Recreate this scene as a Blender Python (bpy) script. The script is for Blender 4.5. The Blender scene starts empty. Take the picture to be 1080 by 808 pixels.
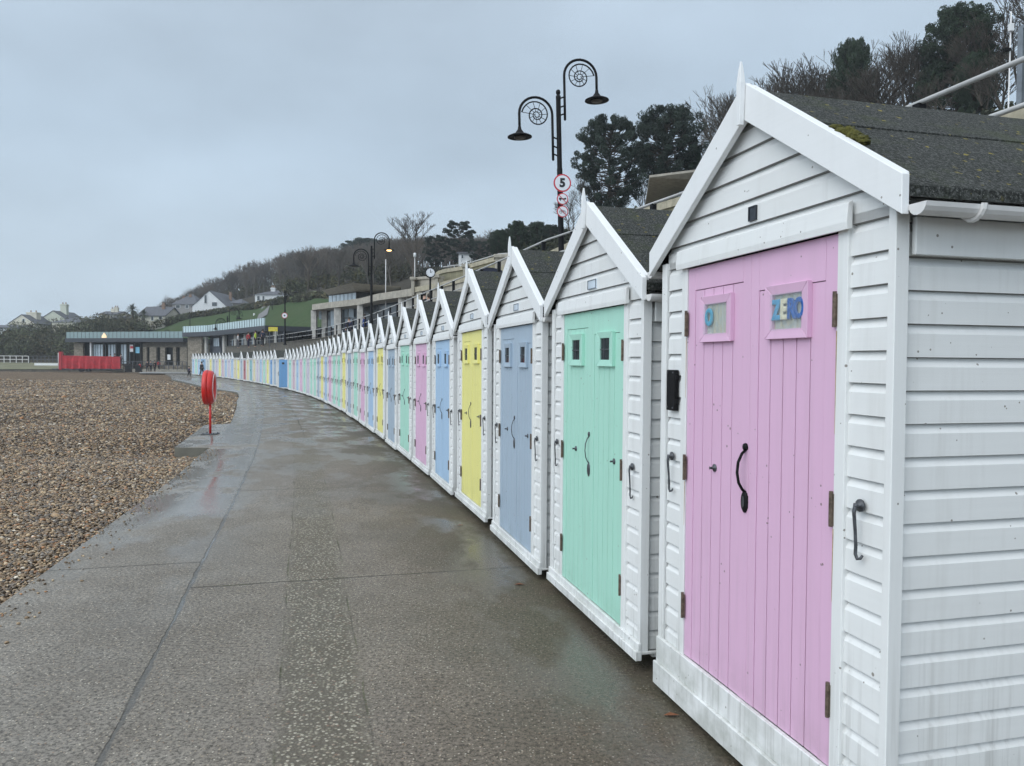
import bpy, bmesh, math, random
import numpy as np
from mathutils import Vector, Matrix
R=math.radians
random.seed(7); RNG=np.random.default_rng(7)
scn=bpy.context.scene
COL=scn.collection
# ------------------------------------------------------------------ helpers
def px(x,Y,y=None):
    """photo column (1080 wide) at depth Y -> world X ; with a row also the height"""
    X=(x-540)/820*Y
    if y is None: return X
    return X,(381.5+(x-540)*.007-y)*Y/820+1.6
class MB:
    def __init__(s): s.v=[];s.f=[];s.m=[];s.mi=0
    def add(s,vs,fs):
        b=len(s.v); s.v+= [tuple(v) for v in vs]
        for f in fs: s.f.append(tuple(i+b for i in f)); s.m.append(s.mi)
        return s
    def box(s,x0,x1,y0,y1,z0,z1):
        return s.add([(x0,y0,z0),(x1,y0,z0),(x1,y1,z0),(x0,y1,z0),(x0,y0,z1),(x1,y0,z1),(x1,y1,z1),(x0,y1,z1)],
              [(0,3,2,1),(4,5,6,7),(0,1,5,4),(1,2,6,5),(2,3,7,6),(3,0,4,7)])
    def obox(s,p0,p1,th,z0,z1):
        """upright box along p0->p1 (xy), thickness th to its left side"""
        a=Vector(p0[:2]);b=Vector(p1[:2]);d=(b-a).normalized();n=Vector((-d.y,d.x))*th
        q=[a,b,b+n,a+n]; vs=[(c.x,c.y,z0) for c in q]+[(c.x,c.y,z1) for c in q]
        return s.add(vs,[(0,3,2,1),(4,5,6,7),(0,1,5,4),(1,2,6,5),(2,3,7,6),(3,0,4,7)])
    def prism_y(s,poly,y0,y1):
        n=len(poly); vs=[(x,y0,z) for x,z in poly]+[(x,y1,z) for x,z in poly]
        a=sum(poly[i][0]*poly[(i+1)%n][1]-poly[(i+1)%n][0]*poly[i][1] for i in range(n))
        fs=[tuple(range(n)),tuple(range(2*n-1,n-1,-1))]+[(i,i+n,(i+1)%n+n,(i+1)%n) for i in range(n)]
        if a<0: fs=[f[::-1] for f in fs]
        return s.add(vs,fs)
    def prism_z(s,poly,z0,z1):
        n=len(poly); vs=[(x,y,z0) for x,y in poly]+[(x,y,z1) for x,y in poly]
        a=sum(poly[i][0]*poly[(i+1)%n][1]-poly[(i+1)%n][0]*poly[i][1] for i in range(n))
        fs=[tuple(range(n-1,-1,-1)),tuple(range(n,2*n))]+[(i,(i+1)%n,(i+1)%n+n,i+n) for i in range(n)]
        if a<0: fs=[f[::-1] for f in fs]
        return s.add(vs,fs)
    def tube(s,pts,rad,n=8,cap=True):
        pts=[Vector(p) for p in pts]
        if not hasattr(rad,'__len__'): rad=[rad]*len(pts)
        vs=[];fs=[]; up=None
        for i,p in enumerate(pts):
            t=(pts[min(i+1,len(pts)-1)]-pts[max(i-1,0)]).normalized()
            if up is None:
                up=t.orthogonal().normalized()
            up=(up-t*up.dot(t))
            up=up.normalized() if up.length>1e-5 else t.orthogonal().normalized()
            w=t.cross(up)
            for k in range(n):
                a=2*math.pi*k/n; vs.append(p+(up*math.cos(a)+w*math.sin(a))*rad[i])
        for i in range(len(pts)-1):
            for k in range(n):
                fs.append((i*n+k,i*n+(k+1)%n,(i+1)*n+(k+1)%n,(i+1)*n+k))
        if cap: fs.append(tuple(range(n-1,-1,-1))); fs.append(tuple(range((len(pts)-1)*n,len(pts)*n)))
        return s.add(vs,fs)
    def lathe(s,prof,c=(0,0,0),n=16,axis='z'):
        vs=[];fs=[]
        for r,h in prof:
            for k in range(n):
                a=2*math.pi*k/n; u,w=r*math.cos(a),r*math.sin(a)
                p={'z':(u,w,h),'y':(u,h,-w),'x':(h,u,w)}[axis]
                vs.append((p[0]+c[0],p[1]+c[1],p[2]+c[2]))
        for i in range(len(prof)-1):
            for k in range(n):
                fs.append((i*n+k,i*n+(k+1)%n,(i+1)*n+(k+1)%n,(i+1)*n+k))
        fs.append(tuple(range(n-1,-1,-1))); fs.append(tuple(range((len(prof)-1)*n,len(prof)*n)))
        return s.add(vs,fs)
    def mesh(s,name,mats,smooth=False,bevel=0):
        me=bpy.data.meshes.new(name); me.from_pydata(s.v,[],s.f)
        for m in (mats if isinstance(mats,(list,tuple)) else [mats]): me.materials.append(m)
        me.polygons.foreach_set('material_index',s.m)
        if smooth: me.polygons.foreach_set('use_smooth',[True]*len(s.f))
        if bevel:
            bm=bmesh.new(); bm.from_mesh(me)
            es=[e for e in bm.edges if len(e.link_faces)==2 and e.calc_face_angle(0)>.5]
            bmesh.ops.bevel(bm,geom=es,offset=bevel,segments=1,affect='EDGES',clamp_overlap=True)
            bm.to_mesh(me); bm.free()
        me.update(); return me
    def build(s,name,mats,parent=None,smooth=False,bevel=0,loc=None):
        o=bpy.data.objects.new(name,s.mesh(name,mats,smooth,bevel)); COL.objects.link(o)
        if parent: o.parent=parent
        if loc: o.location=loc
        return o
def tag(o,label=None,cat=None,group=None,kind=None):
    if label: o['label']=label
    if cat: o['category']=cat
    if group: o['group']=group
    if kind: o['kind']=kind
    return o
def empty(name,loc=(0,0,0),rz=0,label=None,cat=None,group=None):
    o=bpy.data.objects.new(name,None); COL.objects.link(o); o.empty_display_size=.2
    o.location=loc; o.rotation_euler=(0,0,rz); return tag(o,label,cat,group)
def copy_tree(o,parent=None,skip=()):
    c=o.copy(); COL.objects.link(c)
    if parent: c.parent=parent
    for ch in o.children:
        if ch.name.split('.')[0] in skip: continue
        copy_tree(ch,c,skip)
    return c
def npmesh(name,verts,quads,mats,uv=None,col=None,smooth=False):
    me=bpy.data.meshes.new(name); nv=len(verts); nf=len(quads); k=quads.shape[1]
    me.vertices.add(nv); me.vertices.foreach_set('co',np.ascontiguousarray(verts,dtype=np.float32).ravel())
    me.loops.add(nf*k); me.loops.foreach_set('vertex_index',quads.astype(np.int32).ravel())
    me.polygons.add(nf); me.polygons.foreach_set('loop_start',np.arange(nf,dtype=np.int32)*k)
    me.polygons.foreach_set('loop_total',np.full(nf,k,dtype=np.int32))
    if smooth: me.polygons.foreach_set('use_smooth',np.ones(nf,dtype=bool))
    if uv is not None:
        l=me.uv_layers.new(name='UVMap'); l.data.foreach_set('uv',uv[quads.ravel()].astype(np.float32).ravel())
    if col is not None:
        a=me.color_attributes.new('tint','FLOAT_COLOR','POINT'); c4=np.ones((nv,4),dtype=np.float32); c4[:,:3]=col
        a.data.foreach_set('color',c4.ravel())
    me.materials.append(mats); me.update(calc_edges=True); me.validate(); return me
def link(name,me,parent=None):
    o=bpy.data.objects.new(name,me); COL.objects.link(o)
    if parent: o.parent=parent
    return o
# ------------------------------------------------------------------ materials
class NT:
    def __init__(s,name):
        s.mat=bpy.data.materials.new(name); s.mat.use_nodes=True; s.t=s.mat.node_tree
        s.b=s.t.nodes['Principled BSDF']; s.out=s.t.nodes['Material Output']
    def n(s,typ,**kw):
        d=s.t.nodes.new(typ)
        for k,v in kw.items():
            if k in d.inputs: s.set(d.inputs[k],v)
            else: setattr(d,k,v)
        return d
    def set(s,inp,v):
        if isinstance(v,bpy.types.NodeSocket): s.t.links.new(v,inp)
        elif isinstance(v,(tuple,list)) and len(v)==3 and inp.type=='RGBA': inp.default_value=(*v,1)
        else: inp.default_value=v
    def coord(s,which='Object'): return s.n('ShaderNodeTexCoord').outputs[which]
    def noise(s,vec,scale,detail=4,rough=.55,out='Fac',**kw):
        d=s.n('ShaderNodeTexNoise',Scale=scale,Detail=detail,Roughness=rough,Vector=vec,**kw); return d.outputs[out]
    def vor(s,vec,scale,feature='F1',out='Distance',rnd=1.):
        d=s.n('ShaderNodeTexVoronoi'); d.feature=feature; s.set(d.inputs['Scale'],scale); s.set(d.inputs['Vector'],vec); s.set(d.inputs['Randomness'],rnd); return d.outputs[out]
    def map(s,vec,scale=(1,1,1),loc=(0,0,0)):
        d=s.n('ShaderNodeMapping'); s.set(d.inputs['Vector'],vec); d.inputs['Scale'].default_value=scale; d.inputs['Location'].default_value=loc; return d.outputs[0]
    def rng(s,v,a,b,c=0.,d=1.):
        m=s.n('ShaderNodeMapRange'); s.set(m.inputs[0],v)
        for i,x in enumerate((a,b,c,d)): s.set(m.inputs[i+1],x)
        return m.outputs[0]
    def mix(s,f,a,b,mode='MIX'):
        m=s.n('ShaderNodeMix'); m.data_type='RGBA'; m.blend_type=mode
        s.set(m.inputs[0],f); s.set(m.inputs[6],a); s.set(m.inputs[7],b); return m.outputs[2]
    def math(s,op,a,b=0.,c=0.):
        m=s.n('ShaderNodeMath'); m.operation=op; s.set(m.inputs[0],a); s.set(m.inputs[1],b); s.set(m.inputs[2],c); return m.outputs[0]
    def ramp(s,f,stops):
        r=s.n('ShaderNodeValToRGB'); s.set(r.inputs[0],f); e=r.color_ramp.elements
        while len(e)<len(stops): e.new(.5)
        for i,(p,c) in enumerate(stops): e[i].position=p; e[i].color=(*c,1)
        return r.outputs[0]
    def bump(s,h,strength=.3,dist=.01,normal=None):
        b=s.n('ShaderNodeBump'); s.set(b.inputs['Height'],h); b.inputs['Strength'].default_value=strength; b.inputs['Distance'].default_value=dist
        if normal is not None: s.set(b.inputs['Normal'],normal)
        return b.outputs[0]
    def fin(s,col=None,rough=.6,normal=None,spec=.5,metal=0):
        if col is not None: s.set(s.b.inputs['Base Color'],col)
        s.set(s.b.inputs['Roughness'],rough); s.set(s.b.inputs['Specular IOR Level'],spec); s.set(s.b.inputs['Metallic'],metal)
        if normal is not None: s.set(s.b.inputs['Normal'],normal)
        return s.mat
def plain_(name,c):
    m=NT(name); return m.fin(c,.9)
def paint(name,c,dirt=(.25,.22,.17),amt=.35,rough=.38,grain='z'):
    """outdoor gloss paint on timber: grain, rain streaks, specks of dirt, small chips"""
    m=NT(name); o=m.coord()
    oi=m.n('ShaderNodeObjectInfo').outputs['Random']
    v=m.n('ShaderNodeVectorMath'); v.operation='ADD'; m.set(v.inputs[0],o)
    cb=m.n('ShaderNodeCombineXYZ'); m.set(cb.inputs[0],m.math('MULTIPLY',oi,17.)); m.set(cb.inputs[1],m.math('MULTIPLY',oi,5.)); m.set(v.inputs[1],cb.outputs[0]); o=v.outputs[0]
    sc=(60,60,1.6) if grain=='z' else (1.6,1.6,60)
    gr=m.noise(m.map(o,sc),1,5,.6)
    st=m.noise(m.map(o,(14,14,.9)),1,4,.6)
    bl=m.noise(o,2.2,5,.6)
    sp=m.vor(o,26,rnd=1.)
    sn=m.noise(o,9,2,.5)
    col=m.mix(m.rng(st,.52,.78,0,amt*.55),c,tuple(a*.55+b*.45 for a,b in zip(c,dirt)))
    col=m.mix(m.rng(bl,.45,.8,0,amt*.5),col,tuple(a*.72+b*.28 for a,b in zip(c,dirt)))
    col=m.mix(m.rng(gr,.3,.7,0,.10),col,tuple(a*.75 for a in c))
    sz=m.n('ShaderNodeSeparateXYZ'); m.set(sz.inputs[0],m.coord())
    dn=m.noise(m.map(o,(38,38,1.3)),1,3,.6); dn2=m.noise(o,5,4,.65)
    col=m.mix(m.math('MULTIPLY',m.rng(sz.outputs[2],.12,.75,1,0),m.rng(dn,.52,.70,0,amt*.8)),col,tuple(a*.45+b*.3 for a,b in zip(c,dirt)))
    col=m.mix(m.math('MULTIPLY',m.rng(sz.outputs[2],.02,.30,1,0),m.rng(dn2,.42,.62,0,.55*min(1,amt*2))),col,tuple(a*.35+b for a,b in zip(c,(.06,.07,.03))))
    chip=m.math('MULTIPLY',m.math('LESS_THAN',sp,m.rng(sn,.5,.75,.04,.16)),m.math('GREATER_THAN',sn,.56))
    col=m.mix(m.math('MULTIPLY',chip,.75),col,(.13,.10,.07))
    return m.fin(col,m.rng(bl,.3,.7,rough-.06,rough+.18),m.bump(gr,.22,.002),.45)
def plain(name,c,rough=.6,metal=0,var=.25,scale=6,bump=.15,spec=.5):
    m=NT(name); o=m.coord(); n=m.noise(o,scale,5,.6)
    col=m.mix(m.rng(n,.3,.7),tuple(x*(1-var) for x in c),tuple(min(1,x*(1+var*.6)) for x in c))
    return m.fin(col,rough,m.bump(n,bump,.01) if bump else None,spec,metal)
WHITE=paint('white_paint',(.80,.81,.80),amt=.7)
WHITEH=paint('white_paint_boards',(.80,.81,.80),amt=.8,grain='x')
JOINT=plain_('board_shadow_line',(.22,.22,.21))  # shade under each board lip, put into the colour as a dark line
BARGE=paint('white_paint_clean',(.82,.83,.83),amt=.28,grain='x')
DOORC={'pink':(.73,.465,.64),'mint green':(.42,.74,.61),'grey blue':(.385,.48,.575),'yellow':(.84,.79,.28),'sky blue':(.40,.57,.76),
       'bright blue':(.18,.38,.66),'pale grey':(.62,.64,.63),'teal':(.22,.48,.52),'dusty pink':(.62,.45,.52),'cream':(.72,.66,.42),'dull red':(.42,.14,.16),'pale lilac':(.60,.55,.66)}
DOORM={k:paint('door_'+k.replace(' ','_'),c,dirt=(.16,.16,.12),amt=.42) for k,c in DOORC.items()}
IRON=plain('black_iron',(.009,.009,.010),.55,0,.3,30,.2,.15)
STEEL=plain('weathered_steel',(.10,.105,.115),.45,.6,.4,40,.3)
HINGE=plain('rusty_hinge',(.16,.12,.09),.6,.4,.6,60,.4)
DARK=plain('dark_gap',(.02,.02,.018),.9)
GLASSD=plain('dark_glass',(.035,.045,.05),.08,0,.3,8,0,.6)
PVC=plain('white_plastic',(.70,.69,.68),.4,0,.12,5,.05)
def felt():
    m=NT('roof_felt'); o=m.coord()
    g=m.noise(o,85,4,.85); gv=m.vor(o,95); b=m.noise(o,1.7,5,.6); w=m.map(o,(1,1,1))
    col=m.mix(m.rng(b,.3,.7),(.020,.022,.020),(.045,.049,.044))
    col=m.mix(m.rng(g,.50,.62,0,.8),col,(.13,.135,.13)); col=m.mix(m.rng(g,.48,.36,0,.9),col,(.006,.007,.006)); col=m.mix(m.rng(gv,.12,.22,.7,0),col,(.22,.225,.21))
    l=m.vor(w,17); n2=m.noise(o,1.6,4,.6); n3=m.noise(o,45,4,.6)
    lm=m.math('MULTIPLY',m.math('LESS_THAN',m.math('ADD',l,m.math('MULTIPLY',n3,.75)),.52),m.rng(n2,.45,.56))
    g2=m.rng(m.noise(o,5,5,.7),.52,.72,0,.6)
    col=m.mix(g2,col,(.058,.072,.030))
    col=m.mix(m.math('MULTIPLY',lm,.8),col,(.30,.25,.05))
    return m.fin(col,.88,m.bump(m.math('ADD',g,m.math('MULTIPLY',lm,1.)),.9,.006),.3)
FELT=felt()
MOSS=plain('moss',(.10,.095,.02),.95,0,.5,90,.8)
def concrete(name,c=(.36,.34,.30),sc=3):
    m=NT(name); o=m.coord(); n=m.noise(o,sc,6,.65); s=m.noise(m.map(o,(3,3,.4)),1.5,4,.6)
    col=m.mix(m.rng(n,.3,.7),tuple(x*.7 for x in c),tuple(x*1.15 for x in c))
    col=m.mix(m.rng(s,.5,.75,0,.6),col,tuple(x*.45 for x in c))
    return m.fin(col,.8,m.bump(n,.4,.02))
CONC=concrete('cast_concrete',(.40,.37,.31)); CONCW=concrete('pale_render',(.52,.50,.46))
BUFF=concrete('buff_stone_coping',(.42,.38,.28))
def stone(name,c1,c2,sc=2.6):
    m=NT(name); o=m.coord(); w=m.map(o,(1,1,1.9)); cc=m.vor(w,sc,out='Color'); e=m.vor(w,sc,feature='DISTANCE_TO_EDGE')
    hs=m.n('ShaderNodeSeparateColor'); m.set(hs.inputs[0],cc)
    col=m.mix(hs.outputs[0],c1,c2); col=m.mix(m.rng(m.noise(o,14,4),.3,.7,0,.4),col,tuple(x*.5 for x in c1))
    col=m.mix(m.rng(e,0,.05,.85,0),col,(.10,.09,.075))
    return m.fin(col,.85,m.bump(m.rng(e,0,.09),.6,.03))
STONE=stone('rubble_stone',(.20,.17,.13),(.34,.30,.24)); STONED=stone('dark_rubble_stone',(.085,.08,.065),(.17,.15,.12),3.2)
SLATE=plain('slate_roof',(.10,.105,.12),.6,0,.4,3,.3)
def glass_rail():
    m=NT('balustrade_glass'); 
    return m.fin((.19,.27,.27),.12,None,.6)
GLASSB=glass_rail()
LOUV=plain('pale_glazing',(.42,.50,.56),.15,0,.15,2,0,.6)
CREAM=plain('cream_render',(.68,.64,.53),.85,0,.15,.6,.1); WREND=plain('white_render',(.72,.73,.73),.8,0,.1,.5,.1)
BRICK=plain('brick_chimney',(.28,.19,.14),.9,0,.4,5,.2)
NAVY=plain('navy_canvas',(.012,.016,.035),.8)
REDT=plain('red_tarpaulin',(.50,.02,.03),.45,0,.3,1.6,.5)
REDP=plain('red_plastic',(.62,.025,.02),.30,0,.15,6,.05)
REDS=plain('sign_red',(.55,.03,.05),.4,0,.05,5,0); WS=plain('sign_white',(.75,.77,.80),.4,0,.05,5,0); BLK=plain('sign_black',(.01,.01,.012),.5,0,.1,5,0)
YEL=plain('yellow_board',(.62,.52,.05),.5); BLUES=plain('blue_screen',(.20,.52,.70),.4)
BARK=plain('tree_bark',(.075,.062,.048),.9,0,.4,3,.3)
def tinted(name,c,rough=.8,spec=.3,trans=0):
    m=NT(name); a=m.n('ShaderNodeAttribute',attribute_name='tint'); col=m.mix(1.,c,a.outputs['Color'],'MULTIPLY')
    return m.fin(col,rough,None,spec)
TWIG=tinted('bare_twigs',(.070,.058,.046)); LEAF=tinted('evergreen_foliage',(.030,.046,.026)); PINEL=tinted('pine_needles',(.030,.043,.032))
SCRUB=tinted('hillside_scrub_leaves',(.062,.068,.038)); TWIGF=tinted('distant_twigs',(.105,.092,.078))
# ------------------------------------------------------------------ the curve the huts stand on
KN=[-8,6,16,26,38,52,68,86,112]; HD=[14.84,14.9,16.86,17.84,19.85,24.6,27.09,30.68,34.49]
_S=np.arange(-8,112,.05); _P=np.radians(np.interp(_S,KN,HD)); _X=np.cumsum(-np.sin(_P))*.05; _Y=np.cumsum(np.cos(_P))*.05
_i=np.searchsorted(_S,0.); _X+=1.118-_X[_i]; _Y+=2.32-_Y[_i]
def C(s,d=0.):
    """point on the curve at arc length s, moved d metres inland"""
    x=float(np.interp(s,_S,_X)); y=float(np.interp(s,_S,_Y)); p=float(np.interp(s,_S,_P))
    return Vector((x+d*math.cos(p),y+d*math.sin(p),0))
def HEAD(s): return float(np.interp(s,_S,_P))
def DROP(Y): return np.interp(Y,[8,15,25,45,65,105,120],[0,.06,.09,.28,.28,.24,.2])   # the path falls a little with distance
# ------------------------------------------------------------------ camera
cam=bpy.data.cameras.new('camera'); co=bpy.data.objects.new('camera',cam); COL.objects.link(co)
cam.sensor_width=36; cam.lens=36*820/1080; cam.clip_end=6000; cam.clip_start=.05
co.matrix_world=Matrix.Translation((0,0,1.6))@Matrix.Rotation(R(90-1.57),4,'X')@Matrix.Rotation(R(.4),4,'Z')
scn.camera=co
# ------------------------------------------------------------------ sky and light
w=bpy.data.worlds.new('World'); scn.world=w; w.use_nodes=True; wt=w.node_tree; wt.nodes.clear()
class WN(NT):
    def __init__(s): s.t=wt
W=WN(); g=W.coord('Generated'); sx=W.n('ShaderNodeSeparateXYZ'); W.set(sx.inputs[0],g)
SUN_EL,SUN_AZ=R(40),R(227)
sky=W.n('ShaderNodeTexSky'); sky.sky_type='NISHITA'; sky.sun_disc=False; sky.sun_elevation=SUN_EL; sky.sun_rotation=SUN_AZ; sky.air_density=1.5; sky.dust_density=3
base=W.ramp(sx.outputs[2],[(0,(.62,.765,.90)),(.08,(.58,.71,.835)),(.25,(.43,.535,.645)),(.42,(.40,.485,.575)),(.7,(.62,.69,.76)),(1,(.85,.90,.95))])
cl=W.noise(W.map(g,(1.6,1.6,3.4),(3.1,.4,.2)),1.5,6,.52); cl2=W.noise(W.map(g,(1.2,1.2,3.4),(7.,2.,1.)),.9,4,.5)
cm=W.math('ADD',W.math('MULTIPLY',cl,.55),W.math('MULTIPLY',cl2,.45))
shade=W.rng(cm,.36,.66,.76,1.18)
base=W.mix(1.,base,shade,'MULTIPLY')
# sky brightness added out of view, behind and left, to light the hut fronts
dt=W.n('ShaderNodeVectorMath'); dt.operation='DOT_PRODUCT'; W.set(dt.inputs[0],g); dt.inputs[1].default_value=(-.62,-.78,.0)
br=W.rng(dt.outputs['Value'],-.10,.85,1.,2.15)
base=W.mix(1.,base,br,'MULTIPLY')
b1=W.n('ShaderNodeBackground'); W.set(b1.inputs[0],sky.outputs[0]); b1.inputs[1].default_value=.012
b2=W.n('ShaderNodeBackground'); W.set(b2.inputs[0],base); b2.inputs[1].default_value=1.0
ad=W.n('ShaderNodeAddShader'); wt.links.new(b1.outputs[0],ad.inputs[0]); wt.links.new(b2.outputs[0],ad.inputs[1])
wo=W.n('ShaderNodeOutputWorld'); wt.links.new(ad.outputs[0],wo.inputs[0])
sl=bpy.data.lights.new('sun','SUN'); sl.energy=1.0; sl.angle=R(50); sl.color=(1,.985,.96); so=bpy.data.objects.new('sun',sl); COL.objects.link(so)
# direction towards the sun (matches sky.sun_rotation: clockwise from +Y)
sd=Vector((math.sin(SUN_AZ)*math.cos(SUN_EL),math.cos(SUN_AZ)*math.cos(SUN_EL),math.sin(SUN_EL)))
so.rotation_euler=sd.to_track_quat('Z','Y').to_euler()
scn.view_settings.view_transform='Standard'; scn.view_settings.look='None'; scn.view_settings.exposure=.20; scn.view_settings.gamma=1
scn.render.engine='CYCLES'
# ------------------------------------------------------------------ ground
def beach_mat():
    m=NT('shingle'); o=m.coord()
    c=m.vor(o,26,out='Color'); d=m.vor(o,26); hs=m.n('ShaderNodeSeparateColor'); m.set(hs.inputs[0],c)
    pal=[(0,(.055,.040,.028)),(.18,(.14,.095,.060)),(.36,(.24,.165,.10)),(.52,(.105,.085,.068)),(.68,(.30,.225,.15)),(.82,(.20,.18,.155)),(.93,(.44,.38,.30)),(1,(.58,.53,.46))]
    col=m.ramp(hs.outputs[0],pal); c2=m.vor(o,9,out='Color'); h2=m.n('ShaderNodeSeparateColor'); m.set(h2.inputs[0],c2)
    col=m.mix(m.rng(m.noise(o,1.4,5,.7),.35,.7,.0,.5),col,m.ramp(h2.outputs[1],pal))
    big=m.noise(m.map(o,(.25,.6,1)),1,5,.6); col=m.mix(m.rng(big,.4,.65,0,.45),col,(.085,.065,.048))
    sy=m.n('ShaderNodeSeparateXYZ'); m.set(sy.inputs[0],o); fr=m.noise(m.map(o,(2.2,.35,1)),2.5,5,.8); fr2=m.noise(m.map(o,(1,.25,1)),7,3,.7)
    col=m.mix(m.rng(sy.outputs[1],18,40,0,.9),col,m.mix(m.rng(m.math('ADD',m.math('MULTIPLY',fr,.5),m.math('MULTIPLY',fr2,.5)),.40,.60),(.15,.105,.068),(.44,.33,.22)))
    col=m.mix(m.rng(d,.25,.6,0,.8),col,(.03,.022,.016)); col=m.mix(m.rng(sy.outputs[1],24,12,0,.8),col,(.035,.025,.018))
    return m.fin(col,.85,m.bump(d,-.9,.03),.08)
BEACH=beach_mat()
L=[(-1.55,-3),(-2.3,0.6),(-2.85,3.0),(-3.33,5.1),(-3.70,6.69),(-4.63,10.66),(-5.3,13.1),(-5.74,14.80),(-6.35,14.60),(-7.86,19.85),(-7.4,20.4),(-9.05,25.4),(-11.8,33.3),(-14.9,42.3),(-16.0,45.2),(-20.5,52),(-32,73),(-55,115.5),(-62,126)]
LD=[]
for x,y in L:
    i=np.argmin((_X-x)**2+(_Y-y)**2); p=_P[i]; LD.append((float(_S[i]),float((x-_X[i])*math.cos(p)+(y-_Y[i])*math.sin(p))))
def dleft(s):
    return float(np.interp(s,[a for a,b in LD],[b for a,b in LD]))
ss=sorted(set([round(-5.5+i*.4,3) for i in range(290)]+[a for a,b in LD if a>-5.5]+[a+.002 for a,b in LD if a>-5.5]))
ss=[s for s in ss if s<=110]
# distances across the path where the sheet gets vertices
vs=[];uv=[];q=[]
NC=13
for s in ss:
    dl=dleft(s); ds=[dl,dl]+[dl+(3.3-dl)*k/(NC-2) for k in range(1,NC-1)]
    for j,d in enumerate(ds):
        p=C(s,d); z=-float(DROP(p.y)) if j else -.7
        vs.append((p.x,p.y,z)); uv.append((s,d))
for i in range(len(ss)-1):
    for j in range(NC-1):
        a=i*NC+j; q.append((a,a+1,a+NC+1,a+NC))
def prom_mat():
    m=NT('wet_concrete_path'); u=m.coord('UV'); o=m.coord(); sp=m.n('ShaderNodeSeparateXYZ'); m.set(sp.inputs[0],u); s,d=sp.outputs[0],sp.outputs[1]
    wob=m.math('MULTIPLY',m.math('SUBTRACT',m.noise(o,1.1,4,.6),.5),.06)
    wob2=m.math('MULTIPLY',m.math('SUBTRACT',m.noise(o,9,3,.6),.5),.014)
    dd=m.math('ADD',m.math('ADD',d,wob),wob2); s2=m.math('ADD',m.math('ADD',s,wob),wob2)
    def line(v,at,w,soft=.4): return m.rng(m.math('ABSOLUTE',m.math('SUBTRACT',v,at)),w*soft,w,1,0)
    def per(v,off,p,w): return line(m.math('MODULO',m.math('ADD',v,100*p-off),p),p/2,w)
    gw=m.rng(m.noise(o,2.3,3,.6),.35,.65,.009,.024); gut=m.rng(m.math('ABSOLUTE',m.math('SUBTRACT',dd,-2.46)),m.math('MULTIPLY',gw,.5),gw,1,0)
    j1=m.math('MAXIMUM',line(dd,-1.80,.007),line(dd,-1.40,.007))
    left=m.rng(dd,-2.47,-2.45,1,0)
    trL=m.math('MULTIPLY',per(s2,4.62-1.95,3.9,.011),left)
    trR=m.math('MULTIPLY',per(s2,3.9-2.15,4.3,.013),m.math('SUBTRACT',1.,left))
    far=m.rng(s,14,20,0,1)
    e=m.vor(m.map(u,(.55,1.2,1)),.9,feature='DISTANCE_TO_EDGE'); crack=m.math('MULTIPLY',m.rng(e,0,.012,1,0),m.math('MULTIPLY',far,m.rng(m.noise(o,.8,2),.45,.55)))
    crk=m.math('MULTIPLY',m.math('MAXIMUM',crack,per(dd,.2,1.15,.014)),far)
    sw=m.math('MULTIPLY',m.math('SUBTRACT',m.noise(o,5,4,.7),.5),.22); ds_=m.math('ADD',dd,sw); strip=m.math('MULTIPLY',m.rng(ds_,-1.83,-1.76,0,1),m.rng(ds_,-1.45,-1.36,1,0))
    # aggregate
    v1=m.vor(o,68); vc=m.vor(o,68,out='Color'); hs=m.n('ShaderNodeSeparateColor'); m.set(hs.inputs[0],vc)
    v2=m.vor(o,60); vc2=m.vor(o,60,out='Color'); h2=m.n('ShaderNodeSeparateColor'); m.set(h2.inputs[0],vc2)
    big=m.noise(o,.55,6,.6); med=m.noise(o,3.2,6,.65); fine=m.noise(o,48,6,.85)
    c0=m.mix(m.rng(dd,-2.5,-.6,0,1),(.33,.305,.265),(.265,.222,.172))
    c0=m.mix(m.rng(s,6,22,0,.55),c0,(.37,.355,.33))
    c0=m.mix(m.rng(big,.38,.62,0,.5),c0,(.17,.150,.120))
    c0=m.mix(m.rng(med,.35,.7,0,.5),c0,(.15,.125,.098))
    c0=m.mix(m.rng(fine,.54,.42,0,.85),c0,(.035,.030,.025))
    chipm=m.math('MULTIPLY',m.rng(v1,.22,.34,1,0),m.math('GREATER_THAN',hs.outputs[0],m.rng(dd,-2.4,-1.0,.66,.50)))
    chipc=m.ramp(hs.outputs[1],[(0,(.48,.42,.32)),(.4,(.30,.24,.17)),(.7,(.62,.58,.49)),(1,(.24,.14,.08))])
    c1=m.mix(m.math('MULTIPLY',chipm,m.rng(s,8,20,.95,.3)),c0,chipc)
    sm=m.math('MULTIPLY',m.rng(v2,.34,.50,1,0),m.math('GREATER_THAN',h2.outputs[0],.12))
    sc=m.mix(m.math('MULTIPLY',sm,.9),(.125,.110,.086),m.ramp(h2.outputs[1],[(0,(.16,.145,.11)),(.35,(.26,.24,.18)),(.6,(.42,.39,.31)),(.8,(.58,.54,.44)),(1,(.20,.12,.08))]))
    c1=m.mix(m.math('MULTIPLY',strip,m.rng(s,5,14,.9,.6)),c1,sc)
    # damp, brownish and algae-green along the foot of the huts
    near=m.math('MULTIPLY',m.rng(m.math('ADD',d,m.math('MULTIPLY',m.math('SUBTRACT',big,.5),1.2)),-1.15,-.1,0,1),1.)
    c1=m.mix(m.math('MULTIPLY',near,.62),c1,m.mix(m.rng(med,.4,.6),(.055,.045,.028),(.060,.060,.034)))
    lines=m.math('MAXIMUM',m.math('MAXIMUM',m.math('MULTIPLY',gut,.75),m.math('MULTIPLY',m.math('MULTIPLY',j1,m.rng(m.noise(o,1.7,3,.6),.45,.6)),.4)),m.math('MAXIMUM',m.math('MAXIMUM',trL,trR),crk))
    c1=m.mix(m.math('MULTIPLY',lines,.85),c1,(.050,.046,.038))
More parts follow.
